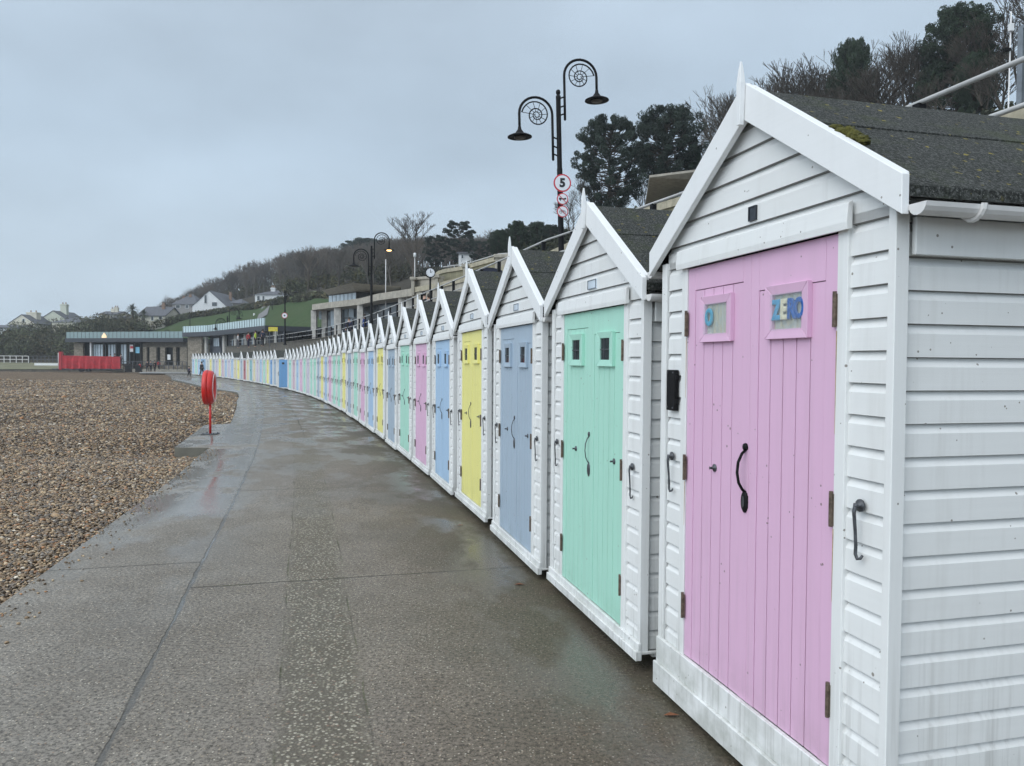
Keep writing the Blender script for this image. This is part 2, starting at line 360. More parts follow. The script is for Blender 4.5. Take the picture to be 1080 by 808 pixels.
    gm=m.math('MULTIPLY',m.math('MAXIMUM',trR,j1),m.rng(m.noise(o,2.2,3),.5,.6)); c1=m.mix(m.math('MULTIPLY',gm,.5),c1,(.055,.065,.02))
    # standing water film
    pn=m.noise(m.map(u,(.75,1.5,1)),1.0,5,.6)
    wet=m.rng(m.math('ADD',pn,m.math('MULTIPLY',m.math('MULTIPLY',left,m.rng(s,4,7,0,1)),.09)),.47,.58,0,1)
    wl=m.math('MULTIPLY',m.rng(dd,-2.0,-2.6,0.0,1.),m.rng(s,3.,7.,.15,1.)); wr=m.rng(d,-.9,-.3,0,.8)
    zone=m.math('MAXIMUM',m.math('MAXIMUM',wl,wr),m.math('MAXIMUM',m.rng(s,5,17,.12,.95),gut))
    wetm=m.math('MULTIPLY',wet,zone); wetm=m.math('MAXIMUM',wetm,m.math('MULTIPLY',gut,.55))
    c1=m.mix(m.math('MULTIPLY',wetm,.25),c1,(.09,.086,.075))
    rough=m.math('SUBTRACT',m.rng(fine,.3,.7,.50,.68),m.math('MULTIPLY',wetm,.42))
    hgt=m.math('ADD',m.math('MULTIPLY',v1,-.5),m.math('ADD',m.math('MULTIPLY',fine,.8),m.math('MULTIPLY',m.math('MULTIPLY',v2,-1.6),strip)))
    hgt=m.math('MULTIPLY',hgt,m.math('SUBTRACT',1.,m.math('MULTIPLY',wetm,.82)))
    hgt=m.math('SUBTRACT',hgt,m.math('MULTIPLY',lines,2.2))
    return m.fin(c1,rough,m.bump(hgt,.8,.005),m.math('ADD',m.math('ADD',.12,m.math('MULTIPLY',m.rng(dd,-1.6,-2.8,0,1),.16)),m.math('MULTIPLY',wetm,.40)))
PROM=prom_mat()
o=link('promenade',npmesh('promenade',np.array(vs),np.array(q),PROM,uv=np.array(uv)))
EDGE=concrete('shaded_path_edge',(.10,.095,.075)); o.data.materials.append(EDGE); mi=np.zeros(len(o.data.polygons),dtype=np.int32); mi[::NC-1]=1; o.data.polygons.foreach_set('material_index',mi)  # vertical edge coloured dark: shade of the drop put into the material
tag(o,kind='structure')
def sheet(name,poly,z,mat):
    zf=z if callable(z) else (lambda x,y:z)
    m=MB(); m.add([(x,y,zf(x,y)) for x,y in poly],[tuple(range(len(poly)))]); o=m.build(name,mat); return tag(o,kind='structure')
GRND=plain('dark_earth',(.07,.065,.05),.95,0,.4,.2)
sheet('ground',[(-3000,-3000),(3000,-3000),(3000,3000),(-3000,3000)],-1.2,GRND)
FORE=concrete('forecourt_concrete',(.30,.30,.29),.3)
sheet('forecourt',[(-55,115),(-47,98),(-25,98),(-18,120),(-30,150),(-75,150),(-70,122),(-60,119)],-.18,FORE)
GRS=plain('sandy_turf',(.17,.165,.095),.95,0,.3,.6,.2)
sheet('sandy_turf',[(-55.2,115.6),(-60.2,119.2),(-64,128),(-160,128),(-160,112),(-100,112.5)],lambda x,y:-.19+max(0,(y-112))/16*1.1,GRS)
LANE=plain('lane_asphalt',(.20,.20,.205),.6,0,.15,1)
sheet('lane',[(-64,128.02),(-66,165),(-260,165),(-260,128),(-160,128.02)],.92,LANE)
# beach grid
gx=np.concatenate([np.arange(-1,-22,-.5),np.arange(-22,-170,-3.)])[::-1]; gy=np.concatenate([np.arange(-12,50,.5),np.arange(50,117,2.)])
GX,GY=np.meshgrid(gx,gy)
def beach_z(X,Y):
    z=-.055-.16*np.exp(-((Y-15.2)/2.2)**2)*(X<-4.5)*np.exp(-((X+6.5)/2.5)**2)-.10*np.exp(-((Y-38)/7)**2)*np.exp(-((X+14)/5)**2)
    z=z+.035*np.sin(X*.55+Y*.21)*np.clip((-X-7-Y*.26)/4,0,1)+.02*np.sin(X*1.3-Y*.5)*np.clip((-X-5-Y*.26)/4,0,1)
    return z-DROP(Y)-.06*np.clip((Y-40)/10,0,1)
GZ=beach_z(GX,GY); ny,nx=GX.shape
V=np.stack([GX,GY,GZ],-1).reshape(-1,3); I=np.arange(nx*ny).reshape(ny,nx)
Q=np.stack([I[:-1,:-1],I[:-1,1:],I[1:,1:],I[1:,:-1]],-1).reshape(-1,4)
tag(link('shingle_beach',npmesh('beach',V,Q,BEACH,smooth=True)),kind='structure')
# loose pebbles lying on the near beach: one mass
def edge_x(Y): return np.interp(Y,[-3,.6,3,5.1,6.69,10.66,13.1,14.79,14.8,20.3,20.4,25.4,33.3,42.3,45.2,52,73],[-1.55,-2.3,-2.85,-3.33,-3.70,-4.63,-5.3,-5.74,-6.4,-8.0,-7.4,-9.05,-11.8,-14.9,-16.0,-20.5,-32])
ico=[]; ph=(1+5**.5)/2
iv=np.array([(-1,ph,0),(1,ph,0),(-1,-ph,0),(1,-ph,0),(0,-1,ph),(0,1,ph),(0,-1,-ph),(0,1,-ph),(ph,0,-1),(ph,0,1),(-ph,0,-1),(-ph,0,1)])/math.hypot(1,ph)
ifc=np.array([(0,11,5),(0,5,1),(0,1,7),(0,7,10),(0,10,11),(1,5,9),(5,11,4),(11,10,2),(10,7,6),(7,1,8),(3,9,4),(3,4,2),(3,2,6),(3,6,8),(3,8,9),(4,9,5),(2,4,11),(6,2,10),(8,6,7),(9,8,1)])
PX=[];PY=[];PSZ=[]
for y0,y1,den,sz in ((3.5,7,2400,.0112),(7,10,1600,.0125),(10,14,850,.015),(14,20,380,.019),(20,32,110,.026),(32,50,55,.034),(50,72,16,.048)):
    xm=-.82*y1-2.6; n=int((y1-y0)*(-xm)*den); x=RNG.uniform(xm,0,n); y=RNG.uniform(y0,y1,n); k=(x<edge_x(y)-.01)&(x>-.82*y-2.2)
    PX.append(x[k]);PY.append(y[k]);PSZ.append(sz*np.exp(RNG.normal(0,.32,k.sum())))
ys_=RNG.uniform(3.8,14.5,260); PY.append(ys_); PX.append(edge_x(ys_)+np.abs(RNG.normal(0,.16,260))); PSZ.append(.009*np.exp(RNG.normal(0,.3,260)))
x=np.concatenate(PX);y=np.concatenate(PY);sz=np.concatenate(PSZ); n=len(x)
z=beach_z(x,y)+sz*.25+RNG.uniform(0,.012,n); z[-260:]=sz[-260:]*.4-DROP(y[-260:])
ax=np.stack([sz*RNG.uniform(.9,1.5,n),sz*RNG.uniform(.7,1.1,n),sz*RNG.uniform(.4,.75,n)],-1)
a=RNG.uniform(0,2*np.pi,n); b=RNG.normal(0,.35,n)
P=iv[None]*(1+RNG.normal(0,.10,(n,12,1)))*ax[:,None,:]
P2=P.copy(); P2[...,0]=P[...,0]*np.cos(b)[:,None]+P[...,2]*np.sin(b)[:,None]; P2[...,2]=-P[...,0]*np.sin(b)[:,None]+P[...,2]*np.cos(b)[:,None]
P=P2.copy(); P[...,0]=P2[...,0]*np.cos(a)[:,None]-P2[...,1]*np.sin(a)[:,None]; P[...,1]=P2[...,0]*np.sin(a)[:,None]+P2[...,1]*np.cos(a)[:,None]
P+=np.stack([x,y,z],-1)[:,None,:]
pal=np.array([(.09,.058,.034),(.19,.122,.065),(.31,.205,.11),(.38,.27,.155),(.21,.165,.12),(.12,.095,.072),(.46,.35,.22),(.24,.21,.18),(.06,.045,.035),(.62,.55,.44),(.36,.17,.07)])
ci=RNG.choice(len(pal),n,p=[.12,.17,.17,.11,.11,.08,.07,.06,.05,.02,.04]); colr=pal[ci]*RNG.uniform(.7,1.6,(n,1))
mp=NT('pebbles'); at=mp.n('ShaderNodeAttribute',attribute_name='tint'); oo=mp.coord(); mn=mp.noise(oo,70,3,.6)
mp.fin(mp.mix(mp.rng(mn,.35,.7,0,.5),at.outputs['Color'],(.09,.07,.05)),.42,None,.5)
F3=(ifc[None]+(np.arange(n)*12)[:,None,None]).reshape(-1,3)
tag(link('loose_pebbles',npmesh('pebbles',P.reshape(-1,3),F3,mp.mat,col=np.repeat(colr,12,axis=0),smooth=True)),
    'brown and cream pebbles lying loose on the shingle beside the path','pebbles',kind='stuff')
print('pebbles',n)
# ------------------------------------------------------------------ beach hut (local: x along the front, -y towards the sea)
HW,HD_=.76,2.15; TAN=.643; ZE=1.93
BP=.10
def siding(mb,fn,z0,z1,urange,step=BP,off=0):
    """weatherboards from z0 to z1; fn(u,depth,z)->xyz, urange(z)->(u0,u1)"""
    z=z0-off
    while z<z1:
        prof=[(0,z),(0,z+step*.70),(-.004,z+step*.76),(-.012,z+step*.88),(-.017,z+step)]
        prof=[(d,min(max(h,z0),z1)) for d,h in prof]
        for (d0,h0),(d1,h1) in list(zip(prof,prof[1:])):
            if h1-h0<1e-5: continue
            a0,a1=urange(h0); b0,b1=urange(h1)
            if a1-a0<.004: continue
            mb.add([fn(a0,d0,h0),fn(a1,d0,h0),fn(b1,d1,h1),fn(b0,d1,h1)],[(0,1,2,3)])
        h=z+step
        if h<z1-.001:
            a0,a1=urange(h)
            if a1-a0>.004:
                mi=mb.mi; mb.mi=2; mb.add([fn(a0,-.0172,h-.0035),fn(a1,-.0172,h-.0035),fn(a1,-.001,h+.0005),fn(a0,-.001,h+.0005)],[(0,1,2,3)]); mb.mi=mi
        z+=step
FR=lambda u,d,z:(u,-d,z)
SR=lambda u,d,z:(HW-.012+d,u,z)
SL=lambda u,d,z:(-(HW-.012+d),-u,z)
def wall_mesh():
    m=MB()
    siding(m,FR,.12,ZE+.02,lambda z:(-.72,-.555)); siding(m,FR,.12,ZE+.02,lambda z:(.555,.745))
    zr=2.545-.02
    siding(m,FR,1.92,zr-.03,lambda z:(-min(.73,max(0,(zr-z)/TAN)),min(.73,max(0,(zr-z)/TAN))))
    siding(m,SR,.10,1.98,lambda z:(.025,HD_)); siding(m,SL,.10,1.98,lambda z:(-HD_,-.02))
    m.mi=1
    m.box(-HW+.02,HW-.02,HD_-.03,HD_,.05,2.0)            # back
    m.prism_y([(-HW+.03,1.95),(HW-.03,1.95),(0,2.42)],HD_-.03,HD_)
    m.box(-HW+.03,HW-.03,.08,HD_-.04,.05,.09)           # floor
    m.box(-.72,-.53,.02,.035,.1,1.95); m.box(.53,.72,.02,.035,.1,1.95); m.prism_y([(-.74,1.93),(.74,1.93),(0,2.40)],.02,.035)
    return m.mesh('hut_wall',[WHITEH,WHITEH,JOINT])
def trim_mesh(s):
    m=MB()
    if s==-1: m.prism_z([(-.773,-.012),(-.725,-.012),(-.725,.03),(-.757,.03),(-.757,.04),(-.773,.04)],.09,1.95)
    else: m.prism_z([(.742,-.012),(.742,.03),(.755,.03),(.755,.036),(.773,.036),(.773,-.012)],.09,1.95)
    m.box(min(s*.762,s*.78),max(s*.762,s*.78),.052,HD_,1.80,1.912)
    return m.mesh('hut_trim',[WHITE],bevel=.002)
def jamb_mesh(s):
    m=MB(); a,b=sorted((s*.515,s*.565)); m.box(a,b,-.012,.03,.10,1.93); return m.mesh('hut_jamb',[WHITE],bevel=.002)
def skirt_mesh(z0,z1=.145,st=.06):
    m=MB(); m.box(-.772,.776,-.022,-.001,z0+st,z1); m.box(-.776,.780,-.036,-.001,z0,z0+st)
    m.box(.762,.778,-.001,HD_,z0+.03,.10); m.box(-.778,-.762,-.001,HD_,z0+.03,.10)
    return m.mesh('hut_skirting',[WHITEH],bevel=.003)
def roof_mesh():
    m=MB(); t=.028
    for sgn in (-1,1):
        pts=[(0,2.525),(.825,2.525-.825*TAN)]; off=t
        a,b=pts; poly=[(sgn*a[0],a[1]),(sgn*b[0],b[1]),(sgn*b[0],b[1]-off),(sgn*a[0],a[1]-off)]
        if sgn<0: poly[0]=(0,2.525); poly[3]=(0,2.497)
        m.prism_y(poly,-.022,HD_+.1)
        # upper strip of felt lapping over the lower one
        xs=.34; lap=.006
        m.prism_y([(sgn*.004,2.525+lap-.004*TAN),(sgn*xs,2.525-xs*TAN+lap),(sgn*xs,2.525-xs*TAN+.0005),(sgn*.004,2.525+.0005-.004*TAN)],-.020,HD_+.1)
        m.prism_y([(sgn*.827,2.526-.827*TAN),(sgn*.834,2.523-.834*TAN),(sgn*.834,1.955),(sgn*.827,1.955)],-.02,HD_+.1)
    return m.mesh('hut_roof',[FELT])
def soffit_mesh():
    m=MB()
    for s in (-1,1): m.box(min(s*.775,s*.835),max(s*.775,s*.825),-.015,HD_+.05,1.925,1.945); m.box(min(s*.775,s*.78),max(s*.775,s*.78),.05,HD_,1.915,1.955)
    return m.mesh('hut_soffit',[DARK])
def barge_mesh(s,e=.838):
    m=MB(); zt=2.555
    m.prism_y([(s*.0005,zt),(s*e,zt-e*TAN),(s*e,zt-e*TAN-.115),(s*.0005,zt-.142)],-.052,-.026)
    m.prism_y([(s*.0005,zt-.005),(s*(e-.03),zt-.005-(e-.03)*TAN),(s*(e-.03),zt-.04-(e-.03)*TAN),(s*.0005,zt-.04)],-.026,.0)
    return m.mesh('hut_bargeboard',[BARGE],bevel=.002)
def finial_mesh():
    m=MB(); 
    for z,wd,dp in (): pass
    lv=[(2.39,.009,.010),(2.47,.013,.011),(2.55,.015,.011),(2.59,.009,.009),(2.632,.003,.004)]
    vs=[];fs=[]
    for z,a,b in lv: vs+=[(-a,-.064-b,z),(a,-.064-b,z),(a,-.064+b,z),(-a,-.064+b,z)]
    for i in range(len(lv)-1):
        for k in range(4): fs.append((i*4+k,i*4+(k+1)%4,i*4+4+(k+1)%4,i*4+4+k))
    fs+=[(3,2,1,0),(16,17,18,19)]
    m.add(vs,fs); return m.mesh('hut_finial',[BARGE],bevel=.0015)
def lintel_mesh():
    m=MB(); pr=[(-.012,1.905),(-.034,1.900),(-.036,1.925),(-.030,1.985),(-.012,1.995)]
    n=len(pr); vs=[(-.585,y,z) for y,z in pr]+[(.585,y,z) for y,z in pr]
    m.add(vs,[tuple(range(n)),tuple(range(2*n-1,n-1,-1))]+[(i,(i+1)%n+0,(i+1)%n+n,i+n)[::-1] for i in range(n)])
    return m.mesh('hut_lintel',[WHITEH],bevel=.002)
def gutter_mesh(s):
    m=MB(); r=.034; n=8; x0=s*.872; ys=(-.03,HD_); vs=[];fs=[]
    for y in ys:
        for k in range(n+1):
            a=math.pi*k/n; vs.append((x0-math.cos(a)*r,y,1.928-math.sin(a)*r))
        for k in range(n,-1,-1):
            a=math.pi*k/n; vs.append((x0-math.cos(a)*(r-.004),y,1.928-math.sin(a)*(r-.004)))
    t=2*(n+1)
    for k in range(t): fs.append((k,(k+1)%t,(k+1)%t+t,k+t))
    fs.append(tuple(range(n+1))); fs.append(tuple(range(t,t+n+1)))
    m.add(vs,fs)
    for y in (.16,1.0,1.9):
        p=[(x0-math.cos(math.pi*k/8)*(r+.006),y,1.931-math.sin(math.pi*k/8)*(r+.006)) for k in range(9)]; m.tube(p,.009,6)
    return m.mesh('hut_gutter',[PVC],smooth=False)
LW=.512
GROOVE=plain_('door_groove_dark',(.13,.11,.11))  # even dark tone of the backing seen between the door boards
def leaf_mesh(s):
    """door leaf in its own frame: x from 0 (hinge side) to LW towards the middle; s=+1 right leaf -> mirrored"""
    m=MB(); sg=-s                                        # towards the middle
    def B(x0,x1,y0,y1,z0,z1): 
        a,b=sorted((sg*x0,sg*x1)); m.box(a,b,y0,y1,z0,z1)
    z0,z1=.148,1.90
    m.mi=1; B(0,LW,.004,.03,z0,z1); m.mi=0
    top=.145 if s>0 else .10
    B(.0,.062,-.006,.004,z0,z1); B(LW-.055,LW-.001,-.006,.004,z0,z1)
    B(.0635,LW-.0565,-.0062,.004,z1-top,z1)
    n=5; wd=(LW-.055-.062)/n
    for k in range(n): B(.062+k*wd+.0026,.062+(k+1)*wd-.0026,-.0035,.0038,z0,z1-top-.0025)
    if s>0: B(LW-.002,LW+.0,-.002,.01,z0,z1)
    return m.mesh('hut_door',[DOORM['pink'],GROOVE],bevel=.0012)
WC=(.262,1.665)                                          # centre of the little window in a leaf
def wframe_mesh(s,ow=.128,oh=.098,iw=.088,ih=.062):
    m=MB(); sg=-s; cx,cz=sg*WC[0],WC[1]
    y=-.024; o_=[(cx-ow,cz-oh),(cx+ow,cz-oh),(cx+ow,cz+oh),(cx-ow,cz+oh)]; i_=[(cx-iw,cz-ih),(cx+iw,cz-ih),(cx+iw,cz+ih),(cx-iw,cz+ih)]
    for k in range(4):
        a,b=o_[k],o_[(k+1)%4]; c,d=i_[(k+1)%4],i_[k]
        sh=lambda p,q,t:(p[0]+(q[0]-p[0])*t,p[1]+(q[1]-p[1])*t)
        A,B_,C_,D=sh(a,b,.004),sh(b,a,.004),c,d
        vs=[(A[0],y,A[1]),(B_[0],y,B_[1]),(C_[0],y+.005,C_[1]),(D[0],y+.005,D[1]),(A[0],-.003,A[1]),(B_[0],-.003,B_[1]),(C_[0],-.003,C_[1]),(D[0],-.003,D[1])]
        m.add(vs,[(0,1,2,3),(4,7,6,5),(0,4,5,1),(1,5,6,2),(2,6,7,3),(3,7,4,0)])
    return m.mesh('hut_window_frame',[DOORM['pink']],bevel=.0015)
def pane_mesh(s,y=-.012,mats=None):
    m=MB(); sg=-s; cx,cz=sg*WC[0],WC[1]; m.box(cx-.093,cx+.093,y,y+.003,cz-.066,cz+.066)
    return m.mesh('hut_pane',mats or [GLASSD])
def netting_mesh(s):
    m=MB(); sg=-s; cx,cz=sg*WC[0],WC[1]
    m.box(cx-.02,cx-.012,-.0155,-.0125,cz-.066,cz+.066); m.box(cx-.093,cx+.093,-.0157,-.0127,cz-.005,cz+.001)
    return m.mesh('hut_glazing_bar',[STEEL])
def hinge_mesh(s,z):
    m=MB(); m.box(-.008,.014,-.016,-.0125,z,z+.105) if s<0 else m.box(-.014,.008,-.016,-.0125,z,z+.105)
    m.tube([(0,-.018,z-.003),(0,-.018,z+.113)],.0065,8)
    return m.mesh('hut_hinge',[HINGE])
def handle_mesh(rr_=.006,mat=None):
    m=MB(); x=-.018
    p=[(x,-.012,1.135),(x,-.024,1.125),(x-.004,-.038,1.09),(x-.004,-.042,1.05),(x-.002,-.036,1.01),(x,-.022,.985),(x,-.012,.975)]
    m.tube(p,[rr_]*7,8)
    m.lathe([(.001,-.018),(.014,-.015),(.016,-.007)],(x,0,1.15),10,'y')
    for k in range(1):
        n=14; vs=[];fs=[]
        for y,r in ((-.004,1.),(-.012,1.),(-.017,.8)):
            for i in range(n): a=2*math.pi*i/n; vs.append((x+math.cos(a)*.021*r,y,.935+math.sin(a)*.044*r))
        for j in range(2):
            for i in range(n): fs.append((j*n+i,(i+1)%n+j*n,(i+1)%n+(j+1)*n,i+(j+1)*n))
        fs.append(tuple(range(2*n,3*n))); m.add(vs,fs)
    m.mi=1; n=10; m.add([(x+math.cos(2*math.pi*i/n)*.010,-.0180,.935+math.sin(2*math.pi*i/n)*.024) for i in range(n)],[tuple(range(n))])
    return m.mesh('hut_handle',[mat or IRON,STEEL],smooth=True)
def knob_mesh(x,z=1.035):
    m=MB(); m.lathe([(.017,-.004),(.017,-.009),(.006,-.012),(.005,-.032),(.007,-.034),(.001,-.036)],(x,0,z),10,'y'); return m.mesh('hut_door_peg',[STEEL],smooth=True)
def hook_mesh(x,L=.16,z=1.04):
    m=MB(); m.lathe([(.020,-.010),(.020,-.016),(.008,-.02),(.006,-.034),(.001,-.036)],(x,0,z),12,'y')
    m.tube([(x,-.028,z+.006),(x-.004,-.032,z-.02),(x-.003,-.027,z-L*.5),(x-.003,-.024,z-L+.03),(x-.004,-.024,z-L+.008),(x+.002,-.022,z-L-.006),(x+.012,-.018,z-L-.002),(x+.016,-.014,z-L+.008)],[.008,.006,.0052,.0055,.0055,.0052,.0048,.004],7)
    return m.mesh('hut_cabin_hook',[STEEL],smooth=True)
def plate_mesh(w,h,mat,edge):
    m=MB(); m.box(-w/2,w/2,-.006,0,2.03,2.03+h); m.mi=1; b=.004
    for x0,x1,z0,z1 in ((-w/2,w/2,2.03,2.03+b),(-w/2,w/2,2.03+h-b,2.03+h),(-w/2,-w/2+b,2.03+b,2.03+h-b),(w/2-b,w/2,2.03+b,2.03+h-b)): m.box(x0,x1,-.009,-.0062,z0,z1)
    return m.mesh('hut_number_plate',[mat,edge])
PLW=plain('enamel_plate',(.62,.70,.78),.3); PLE=plain('plate_edge',(.10,.13,.16),.4); PLB=plain('slate_plate',(.02,.025,.035),.35,0,.5,60)
M_trim={s:trim_mesh(s) for s in (-1,1)}; M_jamb={s:jamb_mesh(s) for s in (-1,1)}
M_wall,M_roof,M_soff,M_lint,M_fin=wall_mesh(),roof_mesh(),soffit_mesh(),lintel_mesh(),finial_mesh()
M_skirt,M_skirtp=skirt_mesh(.055,.145,.05),skirt_mesh(-.085,.145,.11)
M_bg={-1:barge_mesh(-1),1:barge_mesh(1)}; M_gut={-1:gutter_mesh(-1),1:gutter_mesh(1)}
M_leaf={-1:leaf_mesh(-1),1:leaf_mesh(1)}; M_wf={-1:wframe_mesh(-1),1:wframe_mesh(1)}
M_wfn={s:wframe_mesh(s,.128,.100,.074,.062) for s in (-1,1)}
M_pane={-1:pane_mesh(-1),1:pane_mesh(1)}; M_net={-1:netting_mesh(-1),1:netting_mesh(1)}
M_handle2=handle_mesh(.0042,STEEL); M_handle,M_knob,M_knobr=handle_mesh(),knob_mesh(.25),knob_mesh(-.13); M_hook=hook_mesh(0)
M_plw,M_plb=plate_mesh(.14,.055,PLW,PLE),plate_mesh(.052,.056,PLB,PLB)
M_hinge={(s,z):hinge_mesh(s,z) for s in (-1,1) for z in (.32,.95,1.60)}
def setmat(o,mat,slot=0):
    o.material_slots[slot].link='OBJECT'; o.material_slots[slot].material=mat
def make_hut(pink=False):
    r=empty('beach_hut')
    link('wall',M_wall,r); link('skirting',M_skirtp if pink else M_skirt,r); link('roof',M_roof,r)
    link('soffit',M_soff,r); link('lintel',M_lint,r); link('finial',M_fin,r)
    for s in (-1,1):
        link('corner_trim',M_trim[s],r); link('jamb',M_jamb[s],r)
        link('bargeboard',M_bg[s],r); link('gutter',M_gut[s],r)
        d=link('door',M_leaf[s],r); d.location=(s*.512,0,0); setmat(d,DOORM['pink'])
        wf=link('window_frame',M_wf[s] if pink else M_wfn[s],d); setmat(wf,DOORM['pink'])
        if not pink: link('pane',M_pane[s],d); link('glazing_bar',M_net[s],d)
        for z in (.32,.95,1.60): link('hinge',M_hinge[(s,z)],d)
        if s>0: h=link('handle',M_handle if pink else M_handle2,d); h.location.x=-LW; h.scale.y=1 if pink else .75
        if s<0 or not pink: link('door_peg',M_knob if s<0 else M_knobr,d).scale.y=.8
        h=link('cabin_hook',M_hook,r); h.location=(s*.645,0,0.0); h.scale.y=1 if pink else .75
    p=link('number_plate',M_plb if pink else M_plw,r)
    return r
NEARHUT=make_hut(True); HUT=make_hut()
def colour_hut(r,c,c2=None):
    for d in r.children:
        if d.name.startswith('door'):
            cc=c2 if (c2 and d.location.x<0) else c
            setmat(d,DOORM[cc])
            for k in d.children:
                if k.name.startswith('window_frame'): setmat(k,DOORM[cc])
# flat-topped locker hut
def make_flat():
    r=empty('beach_locker')
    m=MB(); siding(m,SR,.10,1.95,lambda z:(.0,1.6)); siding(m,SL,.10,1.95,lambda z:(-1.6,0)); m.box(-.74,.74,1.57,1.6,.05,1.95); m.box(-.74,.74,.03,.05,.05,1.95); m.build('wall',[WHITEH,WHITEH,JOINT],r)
    m=MB(); 
    for x0,x1 in ((-.76,-.60),(.60,.76)): m.box(x0,x1,-.012,.03,.08,1.93)
    m.box(-.599,.599,-.012,.03,1.85,1.93); m.build('frame',WHITE,r,bevel=.003)
    m=MB(); m.box(-.82,.82,-.10,1.7,1.945,2.03); m.build('roof',WHITE,r,bevel=.004)
    m=MB(); m.box(-.77,.77,-.021,-.001,.03,.14); m.build('skirting',WHITEH,r,bevel=.003)
    for s in (-1,1):
        m=MB(); a,b=sorted((s*.003,s*.598)); m.box(a,b,-.004,.02,.145,1.845)
        for k in range(1,5): m.box(a+(b-a)*k/5-.003,a+(b-a)*k/5+.003,-.0045,-.0035,.16,1.83)
        d=m.build('door',DOORM['cream'],r); 
        m=MB(); m.tube([(s*.06,-.01,1.08),(s*.06,-.045,1.06),(s*.06,-.045,.96),(s*.06,-.01,.94)],.007,6); m.build('handle',IRON,d)
    return r
FLAT=make_flat()
seq=['pink','mint green','grey blue','yellow','sky blue']*2+['pink','mint green','grey blue','yellow','mint green','mint green','pink','sky blue','yellow','grey blue','mint green','mint green','pale lilac','mint green','pink','sky blue','dusty pink','mint green','bright blue*']
# after these: flat lockers at 29,30 / 38 / 40 / 42,43
rest={29:'F:pale lilac',30:'F:pale grey',31:'grey blue',32:'bright blue',33:'yellow',34:'mint green',35:'sky blue',36:'pale lilac',37:'cream',38:'F:teal',39:'cream',40:'F:dull red',41:'grey blue',42:'F:yellow',43:'F:cream',44:'sky blue',45:'pale lilac',46:'sky blue',47:'dusty pink',48:'yellow',49:'pale lilac',50:'grey blue',51:'yellow',52:'pale grey',53:'sky blue*',54:'yellow',55:'sky blue',56:'mint green',57:'sky blue',58:'pale grey'}
ORD=['nearest','second','third','fourth','fifth','sixth','seventh','eighth','ninth','tenth','eleventh','twelfth','thirteenth']
cnt={}
for i in range(58):
    s=.78+1.745*i; sc=1.
    c=seq[i] if i<len(seq) else rest[i]
    flat=c.startswith('F:'); opn=c.endswith('*'); c=c.replace('F:','').replace('*','')
    p=C(s); h=HEAD(s)
    if flat: r=FLAT if i==29 else copy_tree(FLAT)
    elif i==0: r=NEARHUT
    elif i==1: r=HUT
    else: r=copy_tree(HUT,skip=() if i<10 else (('glazing_bar',) if i<20 else ('glazing_bar','cabin_hook','number_plate','door_peg','soffit','hinge')))
    r.location=(p.x,p.y,.122 if i==0 else (0,.012,-.01,.015,0)[i%5]-float(DROP(p.y))); r.rotation_euler=(0,0,-(math.pi/2-h)+random.uniform(-.008,.008)); r.scale=(sc*(1 if i<3 else random.uniform(.975,1.02)),sc,1. if i<3 else random.uniform(.985,1.012)); r.rotation_euler.y=0 if i==0 else R(random.uniform(-.35,.35))
    if flat:
        for d in r.children:
            if d.name.startswith('door'): setmat(d,DOORM[c]) 
        k=cnt.get('F'+c,0); cnt['F'+c]=k+1
        tag(r,f'flat-roofed white beach locker with {c} doors between gabled huts' ,'beach hut','flat-topped lockers in the row of beach huts')
        continue
    colour_hut(r,c)
    if opn:
        for d in r.children:
            if d.name.startswith('door') and d.location.x>0: d.rotation_euler=(0,0,R(82)); d['label']='door leaf swung wide open towards the path'
    k=cnt.get(c,0); cnt[c]=k+1
    pos={0:'nearest',1:'second nearest',2:'third nearest'}.get(k, (ORD[k] if k<13 else f'number {k+1}'))
    tag(r,(f'white beach hut with {c} doors, {pos} of that colour' if i else
           'nearest white beach hut, pink double doors with letters in their windows')+(', door ajar' if opn else ''),'beach hut','gabled beach huts in a row along the promenade')
# pink hut extras: clear panes, curtains, black plaque, moss
gl=NT('clear_glass'); tr=gl.n('ShaderNodeBsdfTransparent'); gs=gl.n('ShaderNodeBsdfGlossy'); gs.inputs['Roughness'].default_value=.03; mx=gl.n('ShaderNodeMixShader'); mx.inputs[0].default_value=.13
gl.t.links.new(tr.outputs[0],mx.inputs[1]); gl.t.links.new(gs.outputs[0],mx.inputs[2]); gl.t.links.new(mx.outputs[0],gl.out.inputs[0])
cu=NT('lace_curtain'); oo=cu.coord(); wv=cu.noise(cu.map(oo,(70,1,2)),1,2,.5); wn=cu.noise(oo,40,3,.6)
cu.fin(cu.mix(cu.rng(wv,.35,.65),(.50,.53,.48),cu.mix(cu.rng(wn,.4,.6),(.36,.42,.38),(.52,.47,.28))),.9)
for d in list(NEARHUT.children):
    if d.name.startswith('door'):
        s=1 if d.location.x>0 else -1; sg=-s
        link('pane',pane_mesh(s,-.024,[gl.mat]),d)
        m=MB(); cx,cz=sg*WC[0],WC[1]; n=40
        vs=[];fs=[]
        for i in range(n+1):
            x=cx-.092+.184*i/n; y=-.0075+.0015*math.sin(i*1.3)+.001*math.sin(i*.7)
            vs+=[(x,y,cz-.066),(x,y,cz+.066)]
        for i in range(n): fs.append((2*i,2*i+2,2*i+3,2*i+1))
        m.add(vs,fs); link('curtain',m.mesh('curtain',[cu.mat],smooth=True),d)
